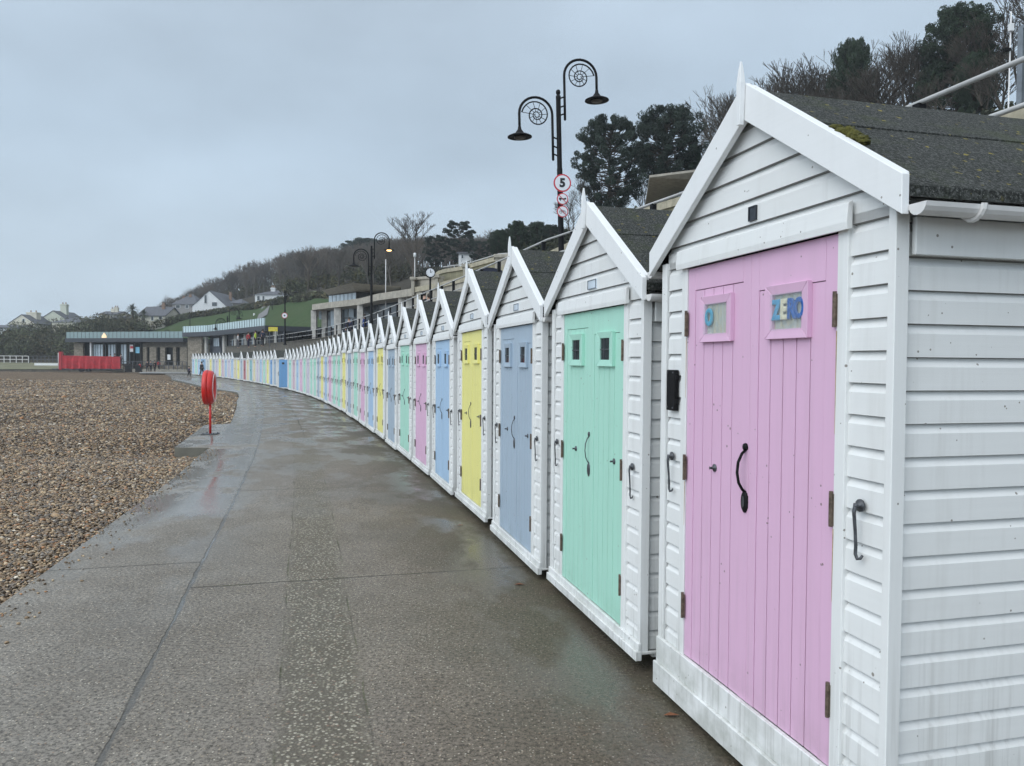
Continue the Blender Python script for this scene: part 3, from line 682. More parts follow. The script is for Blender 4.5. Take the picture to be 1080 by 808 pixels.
def text_mesh(ch,size,ext,mat,bev=0,bold=0):
    c=bpy.data.curves.new('t','FONT'); c.body=ch; c.size=size; c.extrude=ext; c.align_x='CENTER'; c.align_y='CENTER'; c.bevel_depth=bev; c.offset=bold; c.bevel_resolution=1; c.resolution_u=4
    o=bpy.data.objects.new('t',c); COL.objects.link(o); dg=bpy.context.evaluated_depsgraph_get(); dg.update()
    me=bpy.data.meshes.new_from_object(o.evaluated_get(dg)); bpy.data.objects.remove(o); me.materials.clear(); me.materials.append(mat); return me
FB={'lb':plain('light_blue_felt',(.10,.36,.58),.9,0,.3,60),'cr':plain('cream_felt',(.72,.70,.52),.9,0,.2,60),'ry':plain('royal_blue_felt',(.03,.13,.42),.9,0,.3,60),'tb':plain('turquoise_felt',(.06,.38,.56),.9,0,.3,60)}
BASE=NEARHUT.matrix_basis.copy()
def garland(lets,cx,label):
    r=empty('letter_garland',label=label,cat='garland'); r.location=NEARHUT.location; r.rotation_euler=NEARHUT.rotation_euler
    for ch,dx,mt in lets:
        o=link('letter',text_mesh(ch,.096,.0005,FB[mt],.0042,.0012),r); o.location=(cx+dx,-.0165,WC[1]+.004); o.rotation_euler=(R(90),0,0); o.scale=(.78,1,1); o['label']=f'fabric letter {ch}'
    return r
garland([('Z',-.062,'lb'),('E',-.018,'cr'),('R',.028,'ry'),('O',.074,'ry')],.512-WC[0],'blue and cream fabric letters ZERO in the right window of the pink hut')
garland([('O',-.055,'tb')],-.512+WC[0],'single turquoise fabric letter O in the left window of the pink hut')
m=MB(); m.box(-.685,-.600,-.026,-.004,1.255,1.445); m.box(-.602,-.592,-.024,-.006,1.285,1.31); m.box(-.602,-.592,-.024,-.006,1.395,1.42)
o=m.build('plaque',IRON,NEARHUT,bevel=.003); o['label']='small black metal plaque beside the pink door'
m=MB(); 
for x,z in ((-.672,1.27),(-.615,1.432),(-.615,1.268),(-.672,1.432)): m.lathe([(.005,-.027),(.004,-.030),(.001,-.031)],(x,0,z),8,'y')
m.build('screw',STEEL,o)
bm=MB()
for i in range(26):
    a=random.random(); x=.45+.13*a+random.uniform(-.01,.01); z=2.545-x*TAN+random.uniform(-.004,.008); r_=random.uniform(.016,.024)*(1.1-1.2*abs(a-.5))
    bm.add([(iv[k][0]*r_*1.4+x,iv[k][1]*r_+random.uniform(.0,.05),iv[k][2]*r_+z+.006) for k in range(12)],[tuple(f) for f in ifc])
    if i==0: pass
link('moss_clump',bm.mesh('moss_clump',[MOSS],smooth=True),NEARHUT)
RUST=plain('rust_stain',(.50,.36,.22),.6,0,.4,30,0)
for x0,z0_,z1_ in ((.5155,1.25,1.585),(.5155,.70,.94),(-.5185,1.32,1.59),(-.5185,.74,.94)):
    m=MB(); m.add([(x0,-.0126,z0_),(x0+.002,-.0126,z0_),(x0+.005,-.0126,z1_),(x0-.0005,-.0126,z1_)],[(0,1,2,3)]); link('rust_stain',m.mesh('rust_stain',[RUST]),NEARHUT)
# chip mark where a second peg was
m=MB(); n=12
def chipmark(x,z,rx,rz):
    m.add([(x+math.cos(2*math.pi*i/n)*rx*random.uniform(.8,1.1),-.0069,z+math.sin(2*math.pi*i/n)*rz*random.uniform(.8,1.1)) for i in range(n)],[tuple(range(n))])
# ------------------------------------------------------------------ upper walkway, wall and railing behind the huts
WZ=2.86; WD=3.35
def HUMP(s): return float(np.interp(s,[5,14,28,38,56],[0,.36,.36,.28,.05]))   # the walkway rises a little along its length
def strip(name,s0,s1,d0,d1,z0,z1,mat,step=1.,cat=None,label=None):
    m=MB(); ss=list(np.arange(s0,s1+1e-6,step)); vs=[];fs=[]
    for s in ss:
        a,b=C(s,d0),C(s,d1); h=HUMP(s); h0=h if z0>0 else 0; vs+=[(a.x,a.y,z0+h0),(b.x,b.y,z0+h0),(b.x,b.y,z1+h),(a.x,a.y,z1+h)]
    for i in range(len(ss)-1):
        a=i*4
        for k in range(4): fs.append((a+k,a+4+k,a+4+(k+1)%4,a+(k+1)%4))
    fs+=[(0,1,2,3),(len(vs)-1,len(vs)-2,len(vs)-3,len(vs)-4)]
    m.add(vs,fs); return m.build(name,mat)
WT=3.10
wl_=strip('retaining_wall',-6,98,WD-.1,WD+.25,-.6,WT,STONED); tag(wl_,'long dark stone retaining wall rising behind the beach huts','wall')
cp=strip('coping',-6,98,WD-.16,WD+.30,WT,WT+.07,STONED); cp.parent=wl_
wk=strip('upper_walkway',-6,98,WD+.30,15,WZ-.3,WZ-.02,concrete('walkway_asphalt',(.22,.21,.20),.6)); tag(wk,kind='structure')
rail=empty('railing',tuple(C(0,WD+.1)),0,'long grey metal railing on top of the wall above the huts','railing')
bp=Vector(rail.location)
def rpts(z,s0=-6,s1=97,off=.1): return [tuple(C(s,WD+off)+Vector((0,0,z+HUMP(s)))-bp) for s in np.arange(s0,s1,.8)]
RAILM=plain('galvanised_rail',(.50,.50,.49),.5,.1,.2,3,.1)
m=MB(); m.tube(rpts(WZ+1.0),.023,8); m.build('top_rail',RAILM,rail,smooth=True)
m=MB(); m.tube(rpts(WZ+.66),.020,6); m.build('middle_rail',RAILM,rail,smooth=True)
m=MB(); m.box(-.04,.04,-.04,.04,0,.68); m.box(-.06,.06,-.06,.06,.0,.04); pm=m.mesh('rail_post',[IRON],bevel=.004)
for s in np.arange(-5,96,1.75):
    o=link('post',pm,rail); o.location=C(s,WD+.1)+Vector((0,0,WT+.07+HUMP(s)))-bp; o.rotation_euler=(0,0,HEAD(s))
# ------------------------------------------------------------------ ammonite street lamps
def spiral_mesh(R0,turns,cx,cz,start,dirn,w=.017):
    m=MB(); pts=[];inn=[]; N=int(turns*22)
    for i in range(N+1):
        t=i/N; a=start+dirn*t*turns*2*math.pi; r=R0*math.exp(-.72*t*turns); pts.append((cx+r*math.cos(a),0,cz+r*math.sin(a)))
    ox,oz=cx+R0*.12*math.cos(start+dirn*2.2),cz+R0*.12*math.sin(start+dirn*2.2)
    m.tube(pts,[w*(1-.5*i/N) for i in range(N+1)],6)
    for i in range(0,N-22,2):                               # septa between neighbouring whorls
        m.tube([pts[i],pts[i+22]],w*.45,4)
    return m
def make_lamp(arms=(1,-1),lit=None):
    r=empty('street_lamp')
    m=MB(); m.lathe([(.15,0),(.15,.08),(.10,.12),(.10,.9),(.075,.98),(.068,1.02),(.064,3.0),(.058,3.04),(.055,4.60),(.058,4.62),(.058,4.66),(.03,4.68),(.05,4.71),(.055,4.75),(.04,4.79),(.005,4.81)],(0,0,0),14); m.build('post',IRON,r,smooth=True)
    for s in arms:
        hi=(s>0); zc=5.13 if hi else 4.23; xin=s*.15; rad=.385; cx=xin+s*rad; zb=4.16 if hi else 3.24
        m=MB(); pts=[(xin,0,zb)]+[(xin,0,z) for z in (zb+.4,zc-.1)]
        pts+=[(cx-s*rad*math.cos(a),0,zc+rad*math.sin(a)*.98) for a in [math.pi*k/14 for k in range(0,15)]]
        pts+=[(cx+s*rad,0,zc-.16),(cx+s*rad,0,zc-.28)]
        m.tube(pts,.030,8)
        for z in (zb+.08,zb+.26,zb+.46): m.tube([(s*.045,0,z-.01),(xin,0,z+.03)],.017,6)
        m.lathe([(.001,-.045),(.03,-.02),(.03,.02),(.001,.045)],(xin,0,zb-.01),8); a_=m.build('bracket_arm',IRON,r,smooth=True)
        sc=.35; spiral_mesh(sc,3.1,cx-s*.02,zc-.02,.15 if s>0 else math.pi-.15,s*1.).build('ammonite_spiral',IRON,a_)
        x=cx+s*rad; z=zc-.30
        m=MB(); m.lathe([(.02,z+.04),(.035,z),(.045,z-.06),(.09,z-.12),(.105,z-.15),(.19,z-.175),(.275,z-.215),(.280,z-.235),(.23,z-.235),(.12,z-.20),(.01,z-.19)],(x,0,0),18); h=m.build('lamp_shade',IRON,r,smooth=True)
        m=MB(); m.lathe([(.01,z-.195),(.11,z-.205),(.14,z-.245),(.09,z-.275),(.01,z-.285)],(x,0,0),14)
        if lit==s:
            e=NT('lit_lamp_glass'); e.set(e.b.inputs['Emission Color'],(1,.62,.25)); e.b.inputs['Emission Strength'].default_value=3.2; e.fin((.8,.6,.3),.4); m.build('lamp_glass',e.mat,h,smooth=True)
        else: m.build('lamp_glass',plain('lamp_glass_off',(.10,.085,.07),.25),h,smooth=True)
    return r
def lamp_at(r,x,Y,base,h,label,rz=None):
    X=px(x,Y); r.location=(X,Y,base); r.rotation_euler=(0,0,R(12) if rz is None else rz); r.scale=(h/4.81,)*3; tag(r,label,'street lamp','ammonite street lamps along the seafront'); return r
LAMP=make_lamp(); LIT=make_lamp(lit=1); ONE=make_lamp(arms=(1,)); LEFT=copy_tree(LAMP)
lamp_at(LAMP,592.3,16.1,WZ,4.32,'tall black street lamp with two ammonite arms and a speed sign, nearest the camera')
LAMP.rotation_euler=(0,R(-1.7),R(12))
lamp_at(LIT,391.5,40.8,WZ,4.75,'black ammonite street lamp with its right lantern lit orange')
lamp_at(ONE,300.5,65,WZ,4.6,'single armed black ammonite street lamp with a round sign beyond the cafe')
lamp_at(LEFT,240,100,-.2,7.4,'far black ammonite street lamp in front of the glass balustrade')
far2=lamp_at(copy_tree(LAMP),172,116,-.2,5.4,'farthest black ammonite street lamp, in front of the stone shelter')
far3=lamp_at(copy_tree(ONE),250,118,4.5,3.9,'small black street lamp standing on the grass bank behind the glass balustrade')
# signs on the first lamp
def disc(r,y0,y1,mat_i,m,cx=0,cz=0,n=28):
    m.mi=mat_i; m.lathe([(r,y1),(r,y0)],(cx,0,cz),n,'y')
def arc_tube(m,pts,w,y): 
    m.tube([(a,y,b) for a,b in pts],w,5)
def sign(name,label,r,x,Y,y,kind):
    X,z=px(x,Y,y); o=empty(name,(X,Y-.10,z),R(8),label,'sign')
    m=MB(); disc(r,.012,.0,0,m); m.build('panel',REDS,o)
    m=MB(); disc(r*.84,-.002,-.006,0,m); m.build('face',WS,o)
    m=MB(); m.box(-.02,.02,.013,.06,-.03,.03); m.build('clamp',STEEL,o)
    if kind=='5':
        t=link('numeral',text_mesh('5',r*1.30,.001,BLK,0,.012),o); t.rotation_euler=(R(90),0,0); t.location=(0,-.009,-.005)
    else:
        m=MB()
        if kind=='dot': m.lathe([(r*.3,-.0065),(r*.3,-.0092)],(0,0,0),14,'y')
        elif kind=='dog':
            m.box(-r*.55,r*.55,-.009,-.0065,-r*.10,r*.10); m.lathe([(r*.2,-.0065),(r*.2,-.0092)],(-r*.45,0,-.0),10,'y'); m.lathe([(r*.17,-.0065),(r*.17,-.0092)],(r*.47,0,r*.05),10,'y'); m.box(-r*.42,-r*.30,-.009,-.0065,-r*.35,-r*.1); m.box(r*.2,r*.32,-.009,-.0065,-r*.35,-r*.1)
        else:
            for c in (-.34,.34): m.tube([(r*(c+.22*math.cos(a)),-.008,r*(-.12+.22*math.sin(a))) for a in [2*math.pi*k/14 for k in range(15)]],r*.035,4)
            P_=[(-.34,-.12),(-.1,.2),(.22,.2),(.34,-.12),(.22,.2),(.0,-.12),(-.1,.2)]; m.tube([(r*a,-.008,r*b) for a,b in P_],r*.03,4); m.tube([(-r*.1,-.008,r*.2),(-r*.15,-.008,r*.3),(-r*.28,-.008,r*.3)],r*.03,4)
        m.build('symbol',BLK,o)
        m=MB(); a=math.pi/4
        if kind=='dot': return o
        m.tube([(-r*.85*math.cos(a),-.012,r*.85*math.sin(a)),(r*.85*math.cos(a),-.012,-r*.85*math.sin(a))],r*.07,4); m.build('slash',REDS,o)
    return o
sign('speed_sign','round white 5 sign with red ring on the nearest lamp post',.182,591,16.0,195.5,'5')
sign('prohibition_sign','small round red slashed sign directly below the 5 sign',.118,591.3,16.0,212,'dog')
sign('prohibition_sign','lowest small round sign on the lamp post, bicycle struck through in red',.118,591.5,16.0,225,'bike')
s3=sign('round_sign','small distant round sign on the single armed lamp post',.24,300.5,64.8,333,'dot')
# ------------------------------------------------------------------ life ring stand
lr=empty('life_ring_stand',(-6.72,17.3,-.06),R(0),'red life ring in its case on a red post beside the beach','life ring')
m=MB(); m.tube([(0,0,.01),(0,0,.78)],.026,10); m.build('post',REDP,lr,smooth=True)
m=MB(); m.box(-.16,.16,-.16,.16,.0,.014); 
for a in (-.12,.12):
    for b in (-.12,.12): m.lathe([(.016,.014),(.016,.03),(.004,.034)],(a,b,0),8)
m.build('base_plate',STEEL,lr,bevel=.003)
m=MB(); N=28;K=10;vs=[];fs=[]
for i in range(N):
    a=2*math.pi*i/N
    for k in range(K):
        b=2*math.pi*k/K; rr=.265+.105*math.cos(b); vs.append((.09*math.sin(b)*1.05,rr*math.cos(a),1.04+rr*math.sin(a)*1.04))
for i in range(N):
    for k in range(K): fs.append((i*K+k,((i+1)%N)*K+k,((i+1)%N)*K+(k+1)%K,i*K+(k+1)%K))
m.add(vs,fs); ring=m.build('ring',REDP,lr,smooth=True); 
m=MB(); m.lathe([(.30,-.135),(.36,-.13),(.385,-.10),(.39,-.06),(.385,-.03),(.30,-.035)],(0,0,1.04),28,'x'); m.build('back_case',REDP,lr,smooth=True)
m=MB(); m.tube([(.098,(.30)*math.cos(b),1.04+.315*math.sin(b)) for b in [2*math.pi*k/24 for k in range(25)]],.006,5)
m.build('rope',WS,ring)
for o in lr.children:
    if o.name.split('.')[0] in('ring','back_case'): o.rotation_euler=(0,0,R(13))
# ------------------------------------------------------------------ terrain behind
cols=[ # x, foot(r,z), mid(r,y), ridge(r,y)
(-900,132,.9,170,378,260,372),(-200,132,.9,152,352,235,345),(0,132,.9,150,364,225,351),(60,132,1.0,155,358,235,345),(100,127,2.5,158,352,235,345),(150,127,3.2,152,349,235,342),(180,127,3.6,152,342,240,332),(200,126,3.8,152,338,240,330),(235,124,4.2,150,332,240,319),(270,112,4.5,145,326,240,307),
(300,98,4.,130,321,240,299),(330,88,3.5,118,317,230,293),(370,78,3.2,105,314,215,287),(400,72,3,95,311,200,287),(437,62,3,80,306,180,286),(480,52,3,68,298,150,290),(530,44,3,56,288,125,286),(575,39,3,50,276,115,280),(620,34,3,46,262,105,262),(700,30,3,42,243,92,230),
(760,28,3,40,228,78,214),(850,26,3,36,203,72,192),(900,25,3,34,192,68,182),(1000,24,3,32,168,60,152),(1080,23,3,31,150,58,132),(1300,20,3,30,120,55,90),(2200,16,3,26,-50,50,-200)]
cx=np.array([c[0] for c in cols],float)
def zof(x,r,y): return (381.5+(x-540)*.007-y)*r/820+1.6
prof={}
for c in cols:
    x,r0,z0,r1,y1,r2,y2=c; prof[x]=(r0,z0,r1,zof(x,r1,y1),r2,zof(x,r2,y2))
PA=np.array([prof[c[0]] for c in cols])
def tz(x,Y):
    """terrain height for photo column x at depth Y"""
    p=[float(np.interp(x,cx,PA[:,k])) for k in range(6)]
    return float(np.interp(Y,[p[0]-1,p[0],p[2],p[4],p[4]*1.6,p[4]*6],[p[1]-3,p[1],p[3],p[5],p[5]+3,p[5]-10]))
def tzX(X,Y): return tz(X/Y*820+540,Y)
tx=np.concatenate([np.arange(-900,-100,50),np.arange(-100,1300,9),np.arange(1300,2201,60)]); tt=np.concatenate([np.linspace(-.05,1,12),np.linspace(1.05,2,26),[2.3,3,6,20]])
rows=[]
for x in tx:
    p=[float(np.interp(x,cx,PA[:,k])) for k in range(6)]; row=[]
    for t in tt:
        if t<=0: Y=p[0]-1; 
        elif t<=1: Y=p[0]+(p[2]-p[0])*t
        elif t<=2: Y=p[2]+(p[4]-p[2])*(t-1)
        else: Y=p[4]*(1+(t-2)*.3)
        z=tz(x,Y)
        if .1<t<2.1: z+=.35*math.sin(x*.045+Y*.11)*min(1,(t)*1.)+.15*math.sin(x*.11-Y*.3)
        row.append(((x-540)/820*Y,Y,z))
    rows.append(row)
V=np.array(rows); nx,nt=V.shape[:2]; I=np.arange(nx*nt).reshape(nx,nt)
Q=np.stack([I[:-1,:-1],I[1:,:-1],I[1:,1:],I[:-1,1:]],-1).reshape(-1,4)
def hill_mat():
    m=NT('hill_ground'); o=m.coord(); u=m.coord('UV'); s=m.n('ShaderNodeSeparateXYZ'); m.set(s.inputs[0],u)
    n=m.noise(o,.9,6,.65); n2=m.noise(o,.08,4,.6)
    grass=m.mix(m.rng(n,.3,.7),(.032,.062,.020),(.050,.086,.029)); grass=m.mix(m.rng(n2,.4,.65,0,.5),grass,(.062,.078,.034))
    wood=m.mix(m.rng(n,.3,.7),(.030,.026,.020),(.060,.052,.036))
    t=m.math('ADD',s.outputs[1],m.math('MULTIPLY',m.math('SUBTRACT',n2,.5),.06))
    k=m.math('MULTIPLY',m.math('MULTIPLY',m.rng(t,.98,1.03,1,0),m.rng(s.outputs[0],120,150,0,1)),m.rng(s.outputs[0],430,470,1,0))
    return m.fin(m.mix(k,wood,grass),.95,m.bump(n,.6,.3),.2)
UV=np.stack(np.meshgrid(tx,tt,indexing='ij'),-1).reshape(-1,2)
tag(link('hillside',npmesh('hillside',V.reshape(-1,3),Q,hill_mat(),uv=UV,smooth=True)),kind='structure')
# asphalt path climbing the grass (its verges lie on the slope)
m=MB(); PAV=plain('path_asphalt',(.17,.17,.17),.8); vs=[];
for Y,x0,x1 in ((128,270,282),(134,273,283.5),(140,276,285),(145,279,287)):
    for x in (x0,x1): vs.append((px(x,Y),Y,tz(x,Y)+.32))
m.add(vs,[(0,1,3,2),(2,3,5,4),(4,5,7,6)]); tag(m.build('hill_path',PAV),kind='structure')
# ------------------------------------------------------------------ trees
def bare_tree(seed,h,lean=0,depth=6,spread=.5,twig=.02,th=.16,forks=3):
    rnd=random.Random(seed); segs=[]
    def grow(p,d,l,r,k):
        n=3 if k<2 else 2; q=p
        for i in range(n):
            dn=(d+Vector((rnd.gauss(0,.10),rnd.gauss(0,.10),rnd.gauss(.03,.05)))).normalized(); q2=q+dn*l/n; r2=r*(1-.22*(i+1)/n)
            segs.append((*q,*q2,max(r*(1-.22*i/n),twig*.5),max(r2,twig*.5))); q=q2; d=dn
            if k>=1 and k<depth-1 and i<n-1 and rnd.random()<.6:
                a=Vector((rnd.gauss(0,1),rnd.gauss(0,1),rnd.gauss(.2,.4))).normalized(); grow(q,(d*.55+a*.75).normalized(),l*.55,r*.45,k+2)
        if k<depth:
            for j in range(forks if k>0 else forks+1):
                a=Vector((rnd.gauss(0,1),rnd.gauss(0,1),rnd.gauss(.0,.4))).normalized()
                grow(q,(d+a*spread*(1.1 if k else .8)+Vector((0,0,.12))).normalized(),l*rnd.uniform(.62,.84),r*rnd.uniform(.52,.68),k+1)
    grow(Vector((0,0,-.3)),Vector((lean,0,1)).normalized(),h*.30,th,0)
    S=np.array(segs); top=S[:,5].max(); S[:,:6]*=h/top; return S
def segmesh(S,n=3):
    p0,p1=S[:,0:3],S[:,3:6]; t=p1-p0; t/=np.linalg.norm(t,axis=1,keepdims=True)+1e-9
    ref=np.where(np.abs(t[:,2:3])<.9,np.array([[0,0,1.]]),np.array([[1.,0,0]])); u=np.cross(t,ref); u/=np.linalg.norm(u,axis=1,keepdims=True); w=np.cross(t,u)
    out=[]
    for p,r in ((p0,S[:,6:7]),(p1,S[:,7:8])):
        for k in range(n):
            a=2*math.pi*k/n; out.append(p+(u*math.cos(a)+w*math.sin(a))*r)
    V=np.stack(out,1).reshape(-1,3); b=(np.arange(len(S))*2*n)[:,None]
    Q=np.concatenate([b+np.array([[k,(k+1)%n,(k+1)%n+n,k+n]]) for k in range(n)],0); return V,Q
def clumps(rng,cs,rad,n,size,flat=.6):
    """leaf-sized quads spread through ellipsoidal clumps: cs Nx3 centres"""
    cs=np.asarray(cs); k=len(cs); rad=np.broadcast_to(np.asarray(rad,float),(k,)); 
    d=rng.normal(size=(k,n,3)); d/=np.linalg.norm(d,axis=2,keepdims=True); rr=rng.uniform(.45,1.05,(k,n,1))**.6
    c=cs[:,None,:]+d*rr*rad[:,None,None]*np.array([1,1,flat]); c=c.reshape(-1,3); N=len(c)
    a=rng.normal(size=(N,3)); a/=np.linalg.norm(a,axis=1,keepdims=True); b=np.cross(a,rng.normal(size=(N,3))); b/=np.linalg.norm(b,axis=1,keepdims=True)
    s=size*rng.uniform(.6,1.4,(N,1)); V=np.stack([c-a*s-b*s*.45,c+a*s-b*s*.45,c+a*s+b*s*.45,c-a*s+b*s*.45],1).reshape(-1,3)
    col=np.repeat(rng.uniform(.55,1.5,(k,1,1)),n,1)*rng.uniform(.7,1.3,(k,n,1)); col=np.repeat(col.reshape(-1,1)*np.array([[1,1,1.]]),4,0)
    return V,np.arange(N*4).reshape(-1,4),col
def tcol(n,v=1.,rng=RNG): return np.full((n,3),v)
def make_bare(seed,h,mat=TWIG,**k):
    r=empty('bare_tree'); S=bare_tree(seed,h,**k); big=S[:,6]>.055
    V,Q=segmesh(S[big],6); link('trunk',npmesh('trunk',V,Q,BARK,smooth=True),r)
    V,Q=segmesh(S[~big],3); link('crown',npmesh('bare_crown',V,Q,mat,col=tcol(len(V))),r); return r
def make_pine(seed,h,w,trunk_frac=.35,n=46,lf=.16,mat=PINEL,dens=190,shape='pine',flat=.45):
    r=empty('pine_tree' if shape=='pine' else 'evergreen_tree'); rng=np.random.default_rng(seed); rnd=random.Random(seed); S=[];cs=[];rd=[]
    tops=[]
    p=np.array([0,0,-.4]); N=9
    for i in range(N):
        q=np.array([rnd.gauss(0,.12)*i/3,rnd.gauss(0,.12)*i/3,h*.93*(i+1)/N]); r0=.020*h*(1-i/N*.85)+.02; S.append((*p,*q,r0,r0*.9)); tops.append((p,q)); p=q
    for j in range(n):
        t=trunk_frac+(1-trunk_frac)*(j+.5)/n; z=h*t; a=j*2.4+rnd.uniform(-.5,.5)
        if shape=='pine': reach=w*.5*(math.sin(math.pi*min(1,(1-t)/(1-trunk_frac)*.80+.12)))**.8*rnd.uniform(.55,1.12)
        else: reach=w*.5*math.sqrt(max(.02,1-((t-.55)/.47)**2))*rnd.uniform(.3,1.0)
        x0=np.array([0,0,z*.93]); x1=np.array([math.cos(a)*reach,math.sin(a)*reach,z+reach*rnd.uniform(-.02,.28)]); x1[2]=min(x1[2],h*.98)
        xm=(x0+x1)/2-np.array([0,0,.08*reach]); S.append((*x0,*xm,.05,.035)); S.append((*xm,*x1,.035,.015))
        cs.append(x1); rd.append(w*rnd.uniform(.065,.12))
        if reach>w*.2: cs.append(xm*.4+x1*.6+np.array([rnd.gauss(0,.3),rnd.gauss(0,.3),.15])); rd.append(w*rnd.uniform(.05,.10))
    V,Q=segmesh(np.array(S),7); link('trunk',npmesh('trunk',V,Q,BARK,smooth=True),r)
    rd=[q*CR for q in rd]; V,Q,c=clumps(rng,cs,rd,dens,lf,flat); link('crown',npmesh('crown',V,Q,mat,col=c),r); return r
# wood on the far hill: one mass
var=[segmesh(bare_tree(100+i,1.0*8.5,depth=4,spread=.55,twig=.05,th=.17,forks=3),3) for i in range(6)]
print('seg per far tree',[len(v[1])//3 for v in var])
VV=[];QQ=[];CC=[];off=0; rr=random.Random(5); ntree=0
SX=[150,180,200,235,270,300,320,370,400,437,460,500,530,560,590]; SY=[336,314,304,290,276,267,262,260,255,249,250,252,245,240,240]
LV=[];LQ=[];LC=[];lo=0
for i in range(620):
    x=rr.uniform(150,590); p=[float(np.interp(x,cx,PA[:,k])) for k in range(6)]
    t=1-(rr.random()**1.5)*(.96 if x>300 else .5)
    if i%3==0: t=rr.uniform(.9,1.08)
    Y=p[2]+(p[4]-p[2])*t
    if x<262 and t<.15: continue
    if x<215 and t<.5: continue
    X=(x-540)/820*Y; z=tz(x,min(Y,p[4])); sc=rr.uniform(.75,1.2)*(.62 if x<200 else .85 if x<240 else 1)
    if x>440 and t<.45: continue
    al=(zof(x,Y,float(np.interp(x,SX,SY))-rr.uniform(-4,3))-z)/8.5
    if al<.3: continue
    sc=min(sc,al)
    if 120<x<240 and Y<175: continue
    V,Q=var[i%6]; a=rr.uniform(0,6.28); M=np.array([[math.cos(a),-math.sin(a),0],[math.sin(a),math.cos(a),0],[0,0,1]])
    VV.append((V@M.T)*sc+np.array([X,Y,z])); QQ.append(Q+off); off+=len(V); v=rr.uniform(.7,1.45); w_=rr.uniform(-.06,.08); CC.append(np.tile([v*(1+w_),v,v*(1-w_)],(len(V),1)))
    if rr.random()<.45 and x<430:
        cs=[[X+rr.gauss(0,1.6),Y+rr.gauss(0,1.6),z+rr.uniform(.5,3.2)*sc] for _ in range(5)]
        V,Q,c=clumps(RNG,cs,rr.uniform(.9,1.6),90,.16,.8); LV.append(V);LQ.append(Q+lo);lo+=len(V);LC.append(c*np.array([[1.25,1.05,.8]]) if rr.random()<.6 else c)
tag(link('woodland',npmesh('woodland',np.concatenate(VV),np.concatenate(QQ),TWIGF,col=np.concatenate(CC))),'leafless grey brown wood covering the far hillside','woodland',kind='stuff')
tag(link('woodland_undergrowth',npmesh('undergrowth',np.concatenate(LV),np.concatenate(LQ),SCRUB,col=np.concatenate(LC))),'dark ivy and scrub under the leafless hillside wood','undergrowth',kind='stuff')
# scrub bank below the far-left houses and hedge above the grass
cs=[];rd=[]
for i in range(1500):
    x=rr.uniform(-190,150); t=rr.random(); 
    if x>78 and t<.35: t=rr.uniform(.4,1)
    p=[float(np.interp(x,cx,PA[:,k])) for k in range(6)]
    Y=(p[0]+2)+(p[2]+18-p[0])*t; z=tz(x,Y); r_=rr.uniform(.8,1.9); cs.append([(x-540)/820*Y,Y,z+r_*rr.uniform(.5,1.6)]); rd.append(r_)
for i in range(420):
    x=rr.uniform(140,262); p=[float(np.interp(x,cx,PA[:,k])) for k in range(6)]; Y=p[2]+rr.uniform(0,9); r_=rr.uniform(.6,1.0)*np.interp(x,[140,190,262],[1.5,1.2,.8]); cs.append([(x-540)/820*Y,Y,tz(x,Y)+r_*.6]); rd.append(r_)
for i in range(160):
    x=rr.uniform(262,345); p=[float(np.interp(x,cx,PA[:,k])) for k in range(6)]; Y=p[2]+rr.uniform(0,8); r_=rr.uniform(.5,.9); cs.append([(x-540)/820*Y,Y,tz(x,Y)+r_*.5]); rd.append(r_)
V,Q,c=clumps(RNG,cs,rd,75,.15,.75); c=c*np.where(RNG.random((len(cs),1))<.35,1.7,.85).repeat(75,0).repeat(4,0)*np.where(RNG.random((len(cs),1))<.3,np.array([[1.25,1.0,.95]]),np.array([[1,1,1.]])).repeat(75,0).repeat(4,0)
tag(link('scrub',npmesh('scrub',V,Q,SCRUB,col=c)),'dark green and brown scrub covering the bank below the far houses','scrub',kind='stuff')
# scrub on the near slope under the trees, behind the hut roofs
cs=[];rd=[]
for i in range(900):
    x=rr.uniform(440,1250); p=[float(np.interp(x,cx,PA[:,k])) for k in range(6)]; t=rr.random(); Y=p[0]+6+(p[4]+4-p[0]-6)*t; r_=rr.uniform(.6,1.4); cs.append([(x-540)/820*Y,Y,tz(x,Y)+r_*.5]); rd.append(r_)
V,Q,c=clumps(RNG,cs,rd,70,.13,.8)
tag(link('slope_undergrowth',npmesh('slope_undergrowth',V,Q,SCRUB,col=np.clip(c,.3,1.15)*.62)),'dark brambles and ivy on the slope behind the hut roofs','undergrowth',kind='stuff')
B=[make_bare(11,10,depth=5,spread=.42,twig=.030,th=.16),make_bare(12,10,depth=5,spread=.55,twig=.030,th=.14),make_bare(23,10,depth=5,spread=.36,twig=.030,th=.18),make_bare(34,10,depth=5,spread=.5,twig=.026,th=.13,lean=.15)]
print('bare segs',[sum(len(c.data.polygons) for c in b.children) for b in B])
usedB=[False]*4
def put(protos,used,k,x,Y,ytop,label,cat,group,base=None,wide=1.,zoff=0):
    r=protos[k] if not used[k] else copy_tree(protos[k]); used[k]=True
    z=tz(x,Y) if base is None else base; top=zof(x,Y,ytop); h=max(1.5,top-z+.3); hh={True:10}.get(True)
    r.location=(px(x,Y),Y,z-.2+zoff); s=h/10; r.scale=(s*wide,s*wide,s); r.rotation_euler=(0,0,rr.uniform(0,6.28)); tag(r,label,cat,group); return r
